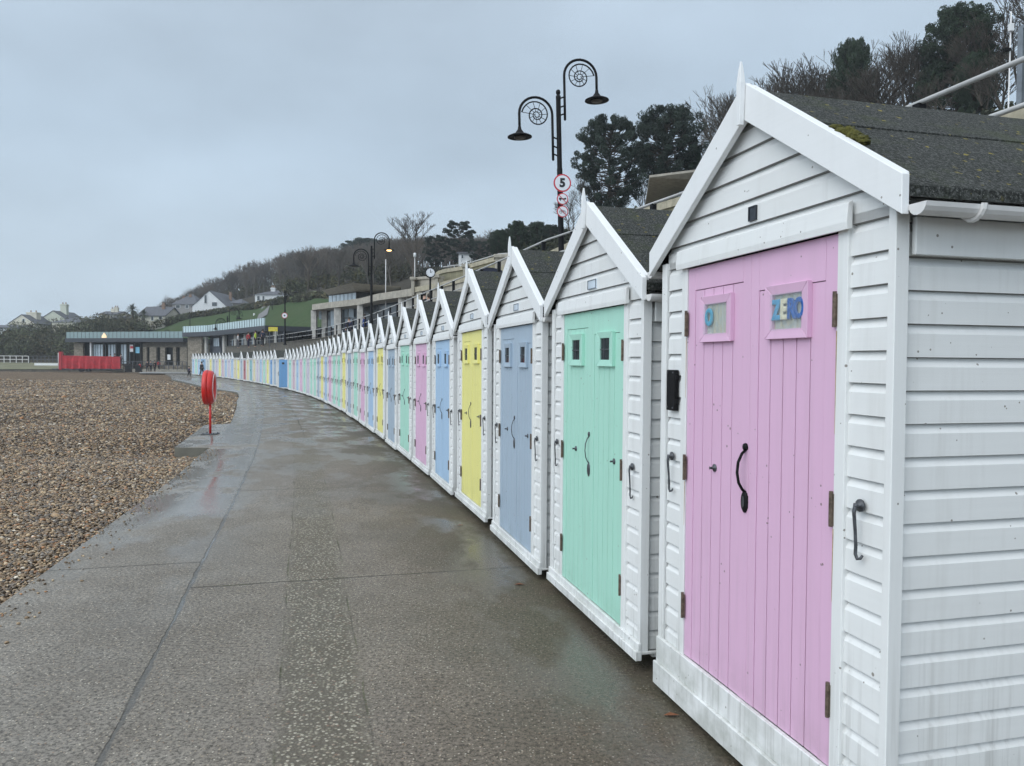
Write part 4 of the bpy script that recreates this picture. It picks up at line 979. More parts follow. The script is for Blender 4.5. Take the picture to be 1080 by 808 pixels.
bare=[(437,120,225,0,1.5,'tall leafless tree standing above the wood on the skyline, over the stone terrace'),
(420,125,250,1,.9,''),(455,110,255,3,.9,''),
(600,52,198,1,.9,'leafless tree beside the round signs of the nearest lamp post'),(617,50,178,3,.8,'slender leafless tree between the lamp post and the first pine'),
(655,58,185,0,.9,''),(680,56,190,2,.9,''),(722,60,165,1,1,''),
(742,66,112,2,1.15,'broad leafless tree right of the two dark pines'),(756,72,102,0,1.1,''),(770,70,100,1,1,''),(788,74,92,3,1,''),(800,70,88,2,1.2,''),(812,72,84,0,1.2,''),(826,74,80,2,1.3,''),(838,70,76,1,1.3,''),(852,72,68,0,1.3,''),(866,72,60,3,1.2,''),(880,70,62,0,1.3,''),(908,70,64,2,1.2,''),
(918,66,60,1,1,''),(932,62,52,2,1.1,'leafless tree between the two dark evergreens above the pink hut'),(946,60,48,0,1.1,''),(962,64,45,3,1,''),(976,62,52,1,1,''),(1024,58,40,2,1,''),(1042,56,25,0,1.1,''),(1056,54,14,1,1,''),(1070,54,2,3,1.1,''),(1085,52,-8,2,1.1,''),(1110,52,-25,0,1,''),(1140,50,-40,1,1,''),
(905,58,95,3,.9,''),(770,62,112,2,1.6,''),(800,62,104,1,1.7,''),(830,60,98,0,1.6,''),(862,60,92,2,1.6,''),(925,58,80,0,1.5,''),(948,56,70,1,1.6,''),(1060,50,60,2,1.6,''),(990,52,70,1,.9,''),(1035,50,65,0,.9,''),(840,60,110,1,.8,''),(780,60,120,0,.8,'')]
nb=0
for x,Y,yt,k,wd,lab in bare:
    if not lab:
        nb+=1; lab=f'leafless tree above the huts, {ORD[nb-1] if nb<14 else "number "+str(nb)} from the left of the plain bare trees'
    put(B,usedB,k,x,Y,yt,lab,'tree','leafless trees on the slope',wide=wd)
CR=.62
E1=[make_pine(1,10,9.,.20,190,.060,PINEL,210,flat=.55),make_pine(2,10,9.5,.32,230,.060,PINEL,210,flat=.55),make_pine(3,10,9,.25,230,.065,LEAF,220,'evergreen',.8),make_pine(4,10,7.5,.30,90,.10,PINEL,130,flat=.45)]
uE=[False]*4
for x,Y,yt,k,wd,lab in ((641,50,130,0,.62,'dark pine with stepped ragged branches behind the second hut'),(700,54,121,1,.66,'tall round-topped dark pine left of the pink hut'),(728,56,158,2,.35,'dark bushy evergreen hard against the right of the tall pine'),
    (893,62,50,2,.40,'compact dark evergreen above the pink hut roof'),(1003,58,17,2,.72,'broad dark evergreen crown on the skyline near the right edge'),(1022,52,62,2,.45,'lower dark evergreen under the broad crown near the right edge'),
    (484,100,236,3,.85,'flat-topped pine on the skyline above the stone terrace'),(458,105,250,3,.8,'smaller spreading pine left of the flat-topped pine'),(505,95,256,3,.8,'low pine right of the flat-topped pine'),(545,70,236,2,.6,'dark evergreen behind the point of the grey blue hut'),(565,75,237,2,.8,'dark rounded evergreen just left of the lamp post'),(527,80,245,2,.7,'dark rounded evergreen left of the terrace pier'),
    (385,200,254,2,2.0,'dark domed evergreen rising out of the far wood'),(595,60,245,2,.9,'dark evergreen behind the foot of the round signs'),(580,64,240,0,.7,'low dark pine behind the nearest lamp post')):
    put(E1,uE,k,x,Y,yt,lab,'tree','dark evergreens on the slope',wide=wd)
# cabbage palms
def palm():
    r=empty('cabbage_palm'); rnd=random.Random(9); m=MB(); m.tube([(0,0,-.2),(.1,0,1.6),(0,0,3.2)],[.16,.13,.11],7); m.build('trunk',BARK,r)
    m=MB()
    for i in range(110):
        a=rnd.uniform(0,6.28); e=rnd.uniform(-.5,1.4); L_=rnd.uniform(.9,1.3); d=Vector((math.cos(a)*math.cos(e),math.sin(a)*math.cos(e),math.sin(e))); s=d.cross(Vector((0,0,1))).normalized()*.05; p0=Vector((0,0,3.2)); p1=p0+d*L_*.6; p2=p0+d*L_+Vector((0,0,-.35)); m.add([p0-s*.5,p0+s*.5,p1+s,p1-s,p2],[(0,1,2,3),(3,2,4)])
    m.build('crown',plain('palm_leaf',(.06,.07,.04),.7),r); return r
PLM=palm(); p2_=copy_tree(PLM)
for r,x,Y,z,s,l in ((PLM,140,150,.3,1.5,'dark cabbage palm left of the low cottage on the bank'),(p2_,152,149,.2,1.15,'second cabbage palm in front of the low cottage')):
    r.location=(px(x,Y),Y,tz(x,Y)-z); r.scale=(s,s,s); tag(r,l,'palm tree')
HAZE=.0006
# ------------------------------------------------------------------ houses
def house(name,label,x0,x1,yb,ye,yr,Y,depth=8,wall=CREAM,roof=SLATE,gable='front',chims=(),wins=(),cat='house',over=.25,roty=0):
    X0,z0=px(x0,Y,yb); X1,_=px(x1,Y,yb); _,ze=px(x0,Y,ye); _,zr=px(x0,Y,yr); cx_=(X0+X1)/2; w=(X1-X0)/2; z0=z0-1.2; H=ze-z0; G=zr-z0
    r=empty(name,(cx_,Y,z0),roty,label,cat)
    m=MB()
    if gable=='front':
        m.prism_y([(-w,0),(w,0),(w,H),(0,G),(-w,H)],0,depth); m.build('wall',wall,r)
        m=MB(); sl=(G-H)/w; 
        for s in (-1,1): m.prism_y([(0,G+.12),(s*(w+over),G+.12-sl*(w+over)),(s*(w+over),G-sl*(w+over)-.02),(0,G-.02)],-over*.4,depth+over)
        rf=m.build('roof',roof,r)
    elif gable=='side':
        vs=[(-w,0,0),(w,0,0),(w,0,H),(-w,0,H),(-w,depth,0),(w,depth,0),(w,depth,H),(-w,depth,H),(-w,depth/2,G),(w,depth/2,G)]
        m.add(vs,[(0,1,2,3),(5,4,7,6),(1,5,6,9,2),(4,0,3,8,7)]); m.build('wall',wall,r)
        m=MB(); e=over; s=(G-H)/(depth/2)
        m.add([(-w-e,-e,H-s*e),(w+e,-e,H-s*e),(w+e,depth/2,G+.02),(-w-e,depth/2,G+.02),(-w-e,-e,H-s*e+.15),(w+e,-e,H-s*e+.15),(w+e,depth/2,G+.17),(-w-e,depth/2,G+.17),(-w-e,depth+e,H-s*e),(w+e,depth+e,H-s*e),(w+e,depth+e,H-s*e+.15),(-w-e,depth+e,H-s*e+.15)],
          [(0,1,2,3),(4,7,6,5),(0,4,5,1),(0,3,7,4),(1,5,6,2),(3,2,9,8),(7,11,10,6),(8,9,10,11),(3,8,11,7),(2,6,10,9)]); rf=m.build('roof',roof,r)
    else: # hip
        m.box(-w,w,0,depth,0,H); m.build('wall',wall,r); m=MB(); e=over; k=min(w,depth/2)*.9
        m.add([(-w-e,-e,H),(w+e,-e,H),(w+e,depth+e,H),(-w-e,depth+e,H),(-w+k,depth/2,G),(w-k,depth/2,G)],[(0,1,5,4),(1,2,5),(2,3,4,5),(3,0,4),(0,3,2,1)]); rf=m.build('roof',roof,r)
    for cxp,ytop,cw in chims:
        X,zt=px(cxp,Y,ytop); m=MB(); hw=cw*Y/820/2; x=X-cx_; zb=H if gable!='front' else max(H*.6,G-abs(x)*((G-H)/w)-.8)
        m.box(x-hw,x+hw,depth*.35,depth*.35+hw*1.4,zb,zt-z0); m.box(x-hw-.08,x+hw+.08,depth*.35-.08,depth*.35+hw*1.4+.08,zt-z0-.25,zt-z0-.1); ch=m.build('chimney',wall if cw>3.5 else BRICK,rf)
        m=MB()
        for q in (-.5,.5): m.lathe([(.14,zt-z0),(.11,zt-z0+.45)],(x+q*hw,depth*.35+hw*.7,0),8)
        m.build('chimney_pot',BRICK,ch)
    for wx0,wx1,wy0,wy1 in wins:
        a,zt=px(wx0,Y,wy0); b,zb=px(wx1,Y,wy1); m=MB(); m.box(a-cx_-.08,b-cx_+.08,-.08,-.012,zb-z0-.08,zt-z0+.08); f=m.build('window',WREND,r)
        m=MB(); m.box(a-cx_,b-cx_,-.10,-.082,zb-z0,zt-z0); m.build('pane',GLASSD,f)
    return r
house('gabled_house','cream gabled house with a wide chimney, leftmost on the bank',10,37,350,341,332,165,wall=CREAM,chims=((25,328.5,11),),wins=((24.5,26.5,336.5,340),))
house('bungalow','low slate roofed bungalow with white windows at the left edge',-14,21,353,346,343,158,6,WREND,SLATE,'side',wins=((10.5,14,347,351),(16,18,347,351),(20,20.7,347,351)))
house('gabled_house','tall pale green gabled house with one high chimney left of centre bank',44,69,344,336,328,172,wall=plain('pale_green_render',(.60,.62,.52),.85,0,.1,.5,.1),chims=((59.5,320,6.5),),wins=((44.5,47,336,341),))
house('low_house','low house under a long dark grey hipped roof behind the scrub',55,84,345,340,334,160,8,CREAM,SLATE,'hip',wins=((79,82,341,344),))
house('far_house','small cream house peeping over the scrub, two chimneys',104,122,342,332,328,190,8,CREAM,SLATE,'side',chims=((113,325,4),(116.5,323.5,4)),wins=((107,109,333,335),(117,119,333,335)))
house('brick_hut','small dark brick hut with a flat roof on the bank',119,136,347,336,333.8,155,4,BRICK,SLATE,'side')
house('cottage','low cream cottage with a slate roof behind the palms',146,174,341,333,323,152,8,CREAM,SLATE,'side',chims=((165.5,320.5,3),),wins=((160,162,334,338),(168,171,334,337),(150,152,334,338)))
house('white_house','large white gabled house with tall narrow window above the grass',203,239,330,323,307,165,12,WREND,SLATE,'front',wins=((216,218.3,311.5,320),(224,229,319,323)))
house('house_wing','grey roofed side wing left of the large white house',182,208,333,321,309,167,8,plain('grey_render',(.30,.29,.28),.9),SLATE,'hip',chims=((188,313,2.5),(195,311,2.5)),wins=((186,190,322,325),(196,199,322,325)))
house('grey_house','small grey roofed house right of the large white house',240,255,328,320,314,170,8,plain('grey_stone_wall',(.22,.21,.19),.9),SLATE,'hip',chims=((238,309,2.6),),wins=((243,245,321,323.5),))
house('villa','white villa with hipped slate roof and white chimney above the grass slope',269,300,321,311,304,150,9,WREND,SLATE,'hip',chims=((282.5,302,4.6),),wins=((271.5,274,312.5,317),(277,279,312.5,317),(292,295,312.5,316)))
house('villa_annex','low slate roofed annex right of the white villa',300,321,319,315,308.5,155,8,WREND,SLATE,'hip',wins=((304,307,316,318),))
house('white_cottage','small white cottage half hidden by trees above the terrace',483,496,278,268,264,96,6,WREND,SLATE,'side',wins=((486,488,269.5,273),))
# ------------------------------------------------------------------ stone shelter with glass balustrade
def frame(p0,p1):
    a=Vector((*p0,0)); b=Vector((*p1,0)); d=b-a; return a,math.atan2(d.y,d.x),d.length
def wallbox(m,u0,u1,z0,z1,y0=0,y1=.3): m.box(u0,u1,y0,y1,z0,z1)
a,rz,Ln=frame((px(78,118),118),(px(197,112),112))
sh=empty('stone_shelter',tuple(a),rz,'long single storey stone shelter with a green glass balustrade on its flat roof','shelter')
U=lambda x:(x-78)/119*Ln*1.0
m=MB()
for x0,x1 in ((78,88),(152,156),(159,166),(170,175),(183,186),(190,197)): wallbox(m,U(x0),U(x1),0,4.0)
wallbox(m,U(152),U(197),3.35,4.05,-.02,.28); wallbox(m,0,Ln,0,.75,.0,.25); wallbox(m,0,Ln,0,4,7.7,8); wallbox(m,-.0,.3,0,4,.3,7.7); wallbox(m,Ln-.3,Ln,0,4,.3,7.7); m.build('wall',STONE,sh)
m=MB(); wallbox(m,U(152),Ln,3.4,4.08,-.05,-.021); m.build('signboard_band',STONED,sh)
m=MB(); m.box(-.6,Ln+.2,-1.0,8.2,4.09,4.65); m.build('roof_slab',plain('dark_fascia',(.035,.04,.05),.5),sh)
m=MB(); m.box(-.5,Ln+.1,-.9,-.86,4.66,5.6); gb=m.build('glass_balustrade',GLASSB,sh)
m=MB(); m.box(0,.04,-.93,-.865,4.66,5.63); pm2=m.mesh('balustrade_post',[STEEL])
for k in range(30): q_=link('balustrade_post',pm2,gb); q_.location.x=-.5+(Ln+.5)*k/29
m=MB(); m.box(-.3,Ln,.9,1.0,0,4.08); m.build('inner_wall',DARK,sh)
for x0,x1 in ((98.,99.5),(100,102.4),(103,105.2),(106,108),(108.7,110.8),(113.8,116),(117,119.4),(120.3,123.4),(127.5,129.5),(130.3,133),(134,136.8)):
    m=MB(); wallbox(m,U(x0),U(x1),.9,3.75,.3,.36); wn_=m.build('glazed_door',LOUV,sh)
for x0,x1,y0,y1,mt,nm in ((139,143.5,363.5,371,WREND,'notice_board'),(145,150,366,372.5,BLUES,'blue_board'),(178,181,374,379.5,WREND,'menu_board')):
    m=MB(); _,zt=px(x0,114,y0); _,zb=px(x0,114,y1); wallbox(m,U(x0),U(x1),zb,zt,-.12,-.06); m.build(nm,mt,sh)
m=MB(); wallbox(m,U(139.6),U(142.8),3.15,3.5,-.14,-.121); m.build('notice_heading',REDS,sh)
e=NT('lit_sign'); e.set(e.b.inputs['Emission Color'],(1,.75,.45)); e.b.inputs['Emission Strength'].default_value=.5; e.fin((.8,.6,.4),.5)
m=MB(); c_=U(117); m.prism_y([(c_-.42,4.7),(c_+.42,4.7),(c_+.42,4.95),(c_,5.45),(c_-.42,4.95)],-1.06,-.94); m.build('roof_sign',e.mat,sh)
for x in (98,112,125.5,137.8,144.3,151): m=MB(); m.box(U(x)-.12,U(x)+.12,-.3,-.05,0,4.08); m.build('column',DARK if x>100 else WREND,sh)
# second building with raking balustrade
b2=empty('terrace_building',(px(198,108),108,0),0,'flat roofed seafront building with stone pier, pale glazing and a raised glass balustrade','building')
P0=Vector((px(198,108),108)); P1=Vector((px(224,104),104)); P2=Vector((px(287,84),84)); og=P0
def rel(p): return (p[0]-og.x,p[1]-og.y)
def along(x):
    if x<=224: t=(x-198)/26; 
    if x<=224:
        # intersect ray with P0P1
        A,B_=P0,P1
    else: A,B_=P1,P2
    u=(x-540)/820; d=B_-A; t=(u*A.y-A.x)/(d.x-u*d.y); return A+d*t
def seg2(m,x0,x1,z0,z1,th=.3,off=0):
    a,b=along(x0+.001),along(x1); d=(b-a).normalized(); n=Vector((d.y,-d.x)); a=a+n*off;b=b+n*off; m.obox(rel(a),rel(b),th,z0,z1)
m=MB(); seg2(m,198,212.5,0,4.7); m.build('wall',STONE,b2)
m=MB(); seg2(m,198,224,4.72,5.3,8,.8); seg2(m,224.1,287,4.72,5.3,8,.8); m.build('roof_slab',plain('dark_fascia2',(.04,.045,.055),.5),b2)
m=MB(); seg2(m,198,224,5.31,6.15,.05,.7); seg2(m,224.1,286,5.31,6.15,.05,.7); gb=m.build('glass_balustrade',plain('pale_balustrade_glass',(.50,.64,.66),.12,0,.1,1,0),b2)
for k in range(34):
    m=MB(); x=198.5+87*k/33; seg2(m,x,x+.18,5.31,6.18,.03,.74); m.build('balustrade_post',STEEL,gb)
m=MB(); seg2(m,212.6,224,0,4.7,.2,-1.2); seg2(m,224.1,287,0,4.7,.2,-1.2); m.build('inner_wall',plain('dim_interior',(.10,.11,.13),.8),b2)
for x0,x1,z0,z1 in ((218,222,3.4,4.5),(222.4,223.8,3.4,4.5),(226,230,3.4,4.5),(236,243,2.6,4.2),(246,252,2.8,4.3),(256,262,2.8,4.3),(266,272,3,4.4)):
    m=MB(); seg2(m,x0,x1,z0,z1,.05,-1.0); m.build('window',LOUV,b2)
for x in (213.5,232,244,254,264,275,285): m=MB(); seg2(m,x,x+2,0,4.7,.3,-.3); m.build('column',CONCW,b2)
# ------------------------------------------------------------------ cafe with concrete canopy
def poly3(p): return [(px(x,Y),Y) for x,Y in p]
cf=empty('seafront_cafe',(px(380,64),64,WZ),0,'modernist cafe with a concrete canopy on columns and a flared upper roof','cafe')
og3=Vector(cf.location)
front=[(329,69),(379,62),(398,57.5),(436,53)]; back=[(446,60),(400,70),(336,82)]
pl=[(X-og3.x,Y-og3.y) for X,Y in poly3(front+back)]
zt=6.55-WZ; 
m=MB(); m.prism_z(pl,zt-.50,zt); m.build('canopy',CONC,cf)
m=MB()
fr2=[(339,71.5),(381,65.5),(398,61.5),(436,56)]
q=[(X-og3.x,Y-og3.y) for X,Y in poly3(fr2)]
for a_,b_ in zip(q,q[1:]): m.obox(a_,b_,.25,0,zt-.51)
m.build('glazing_wall',plain('cafe_dark_glass',(.06,.07,.08),.15,0,.5,.8,0),cf)
for x,Y in ((330.3,69),(341.5,69.5),(345.5,71),(355.5,65.6),(379.3,62.2),(383,66),(423,54.9),(431,54.4)):
    m=MB(); X=px(x,Y)-og3.x; r_=.30 if x in(355.5,) else .24; m.box(X-r_,X+r_,Y-og3.y+.1,Y-og3.y+.55,-.1,zt-.51); m.build('column',CONCW,cf,bevel=.02)
for x0,x1,y0,y1,Y in ((336.5,341,325,337,70.8),(349,355,327,346,68.8),(363.5,367,325,335,67.3),(368,373,325,335,66.6),(364,373,336.5,340,66.9),(430,433,313,325,56.4)):
    m=MB(); X0,z1_=px(x0,Y,y0); X1,z0_=px(x1,Y,y1); m.box(X0-og3.x,X1-og3.x,Y-og3.y-.1,Y-og3.y-.04,z0_-WZ,z1_-WZ); m.build('window',LOUV,cf)
# clerestory and flared roof
m=MB(); X0,X1=px(348,70)-og3.x,px(404,66)-og3.x; m.obox((X0,5.5),(px(376,66)-og3.x,1.8),7,zt+.01,zt+.9); m.build('upper_wall',plain('dark_cladding',(.10,.10,.10),.8),cf)
for k in range(7):
    t0,t1=k/7+.012,(k+1)/7-.012; a_=Vector((X0,5.44)).lerp(Vector((px(376,66)-og3.x,1.74)),t0); b_=Vector((X0,5.44)).lerp(Vector((px(376,66)-og3.x,1.74)),t1)
    m=MB(); m.obox(a_,b_,.03,zt+.15,zt+.78); m.build('clerestory_window',LOUV,cf)
FLR=plain('weathered_roof_edge',(.36,.34,.30),.8)
_,zlo=px(344,68,307.5); _,zhi=px(374,62,299.5)
A=(px(344,70)-og3.x,5.5-1.2); Bq=(px(374,64)-og3.x,-1.2); Cq=(px(420,62)-og3.x,-2+1); Dq=(px(425,72)-og3.x,9); Eq=(px(356,80)-og3.x,15)
zz=[zt+1.18,zt+1.30,zt+1.05,zt+1.1,zt+1.2]; pts=[A,Bq,Cq,Dq,Eq]; cen=(sum(p[0] for p in pts)/5,sum(p[1] for p in pts)/5)
vs=[(p[0],p[1],z) for p,z in zip(pts,zz)]+[((p[0]*.75+cen[0]*.25),(p[1]*.75+cen[1]*.25),zt+.86) for p in pts]
m=MB(); m.add(vs,[(0,1,2,3,4)]+[(i,i+5,(i+1)%5+5,(i+1)%5) for i in range(5)]+[(9,8,7,6,5)]); m.build('flared_roof',FLR,cf)
# ------------------------------------------------------------------ stone terraces with copings and piers
def terrace(label,pts,zb,mat,cop=BUFF,piers=(),copz=.22,name='terrace_wall',th=.45):
    """pts: (x, Y, y of top)"""
    X0,_=px(pts[0][0],pts[0][1],0); o=empty(name,(X0,pts[0][1],zb),0,label,'wall'); 
    W=[(px(x,Y)-X0,Y-pts[0][1],zof(x,Y,y)-zb) for x,Y,y in pts]
    m=MB();mc=MB()
    for (a,b,c),(d,e,f) in zip(W,W[1:]):
        D=Vector((d-a,e-b)).normalized(); n=Vector((-D.y,D.x))*th; n2=Vector((D.y,-D.x))*.08
        def qd(mm,off0,off1,za0,za1,zb0,zb1):
            q_=[(a+off0.x,b+off0.y),(d+off0.x,e+off0.y),(d+off1.x,e+off1.y),(a+off1.x,b+off1.y)]
            zl=[za0,zb0,zb0,za0]; zh=[za1,zb1,zb1,za1]
            mm.add([(p[0],p[1],z) for p,z in zip(q_,zl)]+[(p[0],p[1],z) for p,z in zip(q_,zh)],[(0,3,2,1),(4,5,6,7),(0,1,5,4),(1,2,6,5),(2,3,7,6),(3,0,4,7)])
        qd(m,Vector((0,0)),n,-3,c-copz,-3,f-copz); qd(mc,n2,n+(-n2),c-copz,c,f-copz,f)
    m.build('wall',mat,o); mc.build('coping',cop,o)
    for x,Y,yt,yb,wpx in piers:
        X=px(x,Y)-X0; hw=wpx*Y/820/2; zt_=zof(x,Y,yt)-zb; z0_=zof(x,Y,yb)-zb; yy=Y-pts[0][1]
        m=MB(); m.box(X-hw,X+hw,yy-.3,yy+.4,z0_,zt_-.18); m.box(X-hw-.08,X+hw+.08,yy-.38,yy+.48,zt_-.18,zt_); m.build('pier',CONC,o,bevel=.02)
    return o
BUFFI=concrete('mossy_buff_panel',(.26,.24,.15),1.2)
terrace('lower pale stone terrace wall with balustrade band above the cafe',[(434,47,304),(462,44.5,299),(492,41.5,291),(540,38,279)],WZ,CONC,BUFF,((435.6,46.8,293,312,3.2),(460.5,44.4,290.5,306,3)),.30)
terrace('thin stone balustrade rail along the lower terrace',[(434,47.6,293.5),(452,46,291.5),(460,45.2,291)],WZ+2.2,CONC,CONC,(),.16,'balustrade')
terrace('upper mossy buff terrace wall curving up to a square pier',[(459,47.5,289),(463,47,286),(470,46,284),(488,43.5,281),(492,43,280),(522,40,271.5),(527,39.5,271)],WZ+2.5,BUFFI,BUFF,((490,42.8,279.5,292,4),(527.5,39,269.5,290,12)),.22)
terrace('long buff terrace wall rising behind the roofs of the second and third huts',[(527,39,281),(560,36,275),(620,31,247),(686,27,218),(719,25,208),(800,21,183)],WZ,BUFFI,BUFF,(),.25)
bo=[o for o in COL.objects if o.name.startswith('balustrade') and o.parent is None][0]
for k in range(12):
    x=437+2.*k; Y=47.5-.105*(x-437); X=px(x,Y)-bo.location.x; zt_=zof(x,Y,293.3-.1*(x-437))-WZ-2.2; m=MB(); m.lathe([(.10,zt_-.95),(.06,zt_-.8),(.12,zt_-.55),(.06,zt_-.25),(.09,zt_-.17)],(X,Y-bo.location.y+.2,0),8); m.build('baluster',CONC,bo)
tg=empty('thin_handrail',(px(460,46),46,WZ),0,'thin metal handrail above the upper terrace','railing'); o0=Vector(tg.location)
m=MB(); m.tube([Vector((px(x,Y),Y,zof(x,Y,y)))-o0 for x,Y,y in ((467,46,282),(490,43,279),(525,40,268.5),(545,38.5,267))],.03,6); m.build('rail',RAILM,tg)
# glass screen on a buff wall at the right edge
gbld=empty('glass_screen',(px(1064,12),12,WZ),R(-74),'grey framed glass screen on a buff wall at the right edge','glass screen')
zz0=zof(1068,12,118)-WZ; zz1=zof(1068,12,31)-WZ
m=MB(); m.box(-.55,6,-.05,.35,-.3,zz0); m.build('base',BUFF,gbld)
PG=plain('pavilion_glass',(.20,.27,.28),.06,0,.2,1,0,.7); AL=plain('grey_aluminium',(.22,.24,.26),.4,.5)
for k in range(3):
    m=MB(); m.box(.06+1.5*k,1.47+1.5*k,.10,.115,zz0+.05,zz1-.05); m.build('pane',PG,gbld)
for k in range(4):
    m=MB(); m.box(1.5*k-.045,1.5*k+.045,.06,.15,zz0,zz1-.051); m.build('post',AL,gbld)
m=MB(); m.box(-.04,4.6,.065,.155,zz1-.05,zz1); m.build('top_rail',AL,gbld)
mast=empty('antenna_mast',(px(1055.5,15),15,WZ),0,'thin pale mast with a small white box near the right edge','mast')
m=MB(); zt_=zof(1057,15,17)-WZ; m.tube([(0,0,0),(.03,0,zt_)],.013,8); m.build('pole',PVC,mast,smooth=True)
m=MB(); zb_=zof(1057,15,38)-WZ; m.box(-.02,.07,-.05,.02,zb_,zb_+.15); m.build('box',WREND,mast,bevel=.01)
m=MB(); zb_=zof(1057,15,58)-WZ; m.box(-.10,.02,-.05,.02,zb_,zb_+.05); m.build('bracket',IRON,mast)
# kiosk with flared eaves
ks=empty('kiosk_pavilion',(px(720,29),29,WZ+2.5),R(-8),'pavilion with a flared pale roof behind the gap left of the pink hut','building')
zk=zof(710,29,214)-WZ-2.5; zl=zof(697,29,196)-WZ-2.5; 
m=MB(); m.box(-.6,5,0,5,-.6,zk-.02); m.build('base',BUFF,ks); m=MB(); m.box(-.2,5,.4,5,zk,zl-.15); m.build('clerestory_window',LOUV,ks)
pts=[(-1.35,-1.2),(6,-1.2),(6,6),(-1.35,6)]; inn=[(-.5,.1),(5.2,.1),(5.2,5),(-.5,5)]
m=MB(); m.add([(a_,b_,zl+(.02 if a_<0 else .75)) for a_,b_ in pts]+[(a_,b_,zl-.14) for a_,b_ in inn]+[(a_,b_,zl+(.10 if a_<0 else .83)) for a_,b_ in pts],[(0,1,5,4),(1,2,6,5),(2,3,7,6),(3,0,4,7),(4,5,6,7),(8,11,10,9),(0,8,9,1),(1,9,10,2),(2,10,11,3),(3,11,8,0)]); m.build('flared_roof',plain('pale_roof_soffit',(.36,.33,.28),.8),ks)
# clock on its post, navy awning, masts and poles
ck=empty('clock',(px(453.3,36),36,WZ+.0),R(10),'round white public clock on a post in front of the terrace','clock')
zc=zof(453.3,36,288.2)-WZ; m=MB(); m.lathe([(.22,-.09),(.235,-.07),(.235,.07),(.22,.09)],(0,0,zc),24,'y'); m.build('case',IRON,ck,smooth=False)
m=MB(); m.lathe([(.195,-.092),(.195,-.10)],(0,0,zc),24,'y'); f=m.build('dial',WS,ck)
m=MB(); m.box(-.012,.012,-.106,-.101,zc,zc+.14); m.tube([(0,-.104,zc),(.09,-.104,zc+.05)],.012,4)
for k in range(12): a_=k*math.pi/6; m.box(math.sin(a_)*.165-.008,math.sin(a_)*.165+.008,-.104,-.101,zc+math.cos(a_)*.165-.008,zc+math.cos(a_)*.165+.008)
m.build('hands',BLK,f); m=MB(); m.tube([(0,0,0),(0,0,zc-.22)],.045,8); m.build('post',IRON,ck)
X,z=px(498,30,282); aw=empty('awning',(px(499,30),30,WZ),R(0),'dark navy canopy roof between the hut points and the terrace','awning')
zt_=zof(513,30,280.5)-WZ; zb_=zof(513,30,290.5)-WZ; Wd=(529-499)*30/820
vs=[];fs=[];n=10
for i in range(n+1):
    t=i/n; zz_=zt_-.12*(2*t-1)**2*1.; 
    vs+=[(Wd*t,0,zb_),(Wd*t,0,zz_-.07),(Wd*t,.9,zz_),(Wd*t,1.8,zz_-.07),(Wd*t,1.8,zb_)]
for i in range(n):
    for k in range(4): fs.append((i*5+k,i*5+5+k,i*5+6+k,i*5+1+k))
fs+=[(4,3,2,1,0),(n*5,n*5+1,n*5+2,n*5+3,n*5+4)]
m=MB(); m.add(vs,fs); m.build('canopy',NAVY,aw)
m=MB()
for a_,b_ in ((.05,.1),(Wd-.05,.1),(.05,1.7),(Wd-.05,1.7)): m.tube([(a_,b_,-.1),(a_,b_,zb_)],.03,6)
m.build('pole',IRON,aw)
def pole(name,label,x,Y,yt,yb,r,mat,head=None,cat='pole'):
    z0_=zof(x,Y,yb); z1_=zof(x,Y,yt); o=empty(name,(px(x,Y),Y,z0_),0,label,cat); m=MB(); m.tube([(0,0,-1),(0,0,z1_-z0_)],[r,r*.7],8); m.build('shaft',mat,o,smooth=True)
    if head: m=MB(); m.lathe([(r*1.2,z1_-z0_-.05),(head,z1_-z0_),(head,z1_-z0_+head*2.2),(r,z1_-z0_+head*2.6)],(0,0,0),10); m.build('lantern',WREND,o,smooth=True)
    return o
pole('flagpole','thin grey flagpole against the wood left of the tall bare tree',406.5,58,274,312,.04,PVC)
pole('lamp_column','thin lamp column with small white head below the tall bare tree',437,50,271,300,.045,RAILM,.09,'street lamp')
pole('path_light','short green post with white top on the grass bank',268,135,333,342,.08,STEEL,.16,'post light')
pole('path_light','slim dark post at the right side of the hill path',287,132,316,345,.09,IRON,None,'post')
pole('path_light','dark slim post on the grass left of the raised balustrade',200.5,130,331,347,.08,IRON,None,'post')
yb=empty('yellow_sign',(px(288,72),72,WZ),0,'small yellow board on two legs above the retaining wall','sign'); z1_=zof(288,72,345)-WZ; z0_=zof(288,72,349.5)-WZ
m=MB(); m.box(-.42,.42,-.02,.02,z0_,z1_); m.build('board',YEL,yb); m=MB(); m.box(-.36,-.30,.021,.06,-.1,z1_); m.box(.30,.36,.021,.06,-.1,z1_); m.build('leg',STEEL,yb)
# ------------------------------------------------------------------ people
def skin_obj(name,joints,edges,rad,mat,parent,sub=1):
    me=bpy.data.meshes.new(name); me.from_pydata(joints,edges,[]); me.materials.append(mat); o=link(name,me,parent)
    md=o.modifiers.new('skin','SKIN'); me.skin_vertices or None
    if not me.skin_vertices:
        bm=bmesh.new(); bm.from_mesh(me); bm.verts.layers.skin.verify(); bm.to_mesh(me); bm.free()
    for i,r in enumerate(rad): me.skin_vertices[0].data[i].radius=(r,r) if not isinstance(r,tuple) else r
    me.skin_vertices[0].data[0].use_root=True
    md.use_smooth_shade=True
    s=o.modifiers.new('sub','SUBSURF'); s.levels=sub; s.render_levels=sub
    dg=bpy.context.evaluated_depsgraph_get(); dg.update(); m2=bpy.data.meshes.new_from_object(o.evaluated_get(dg)); o.modifiers.clear(); o.data=m2; m2.materials.clear(); m2.materials.append(mat); return o
SKIN=plain('skin',(.50,.30,.22),.6,0,.1,5,0); HAIR=plain('dark_hair',(.03,.022,.015),.7)
PM={}
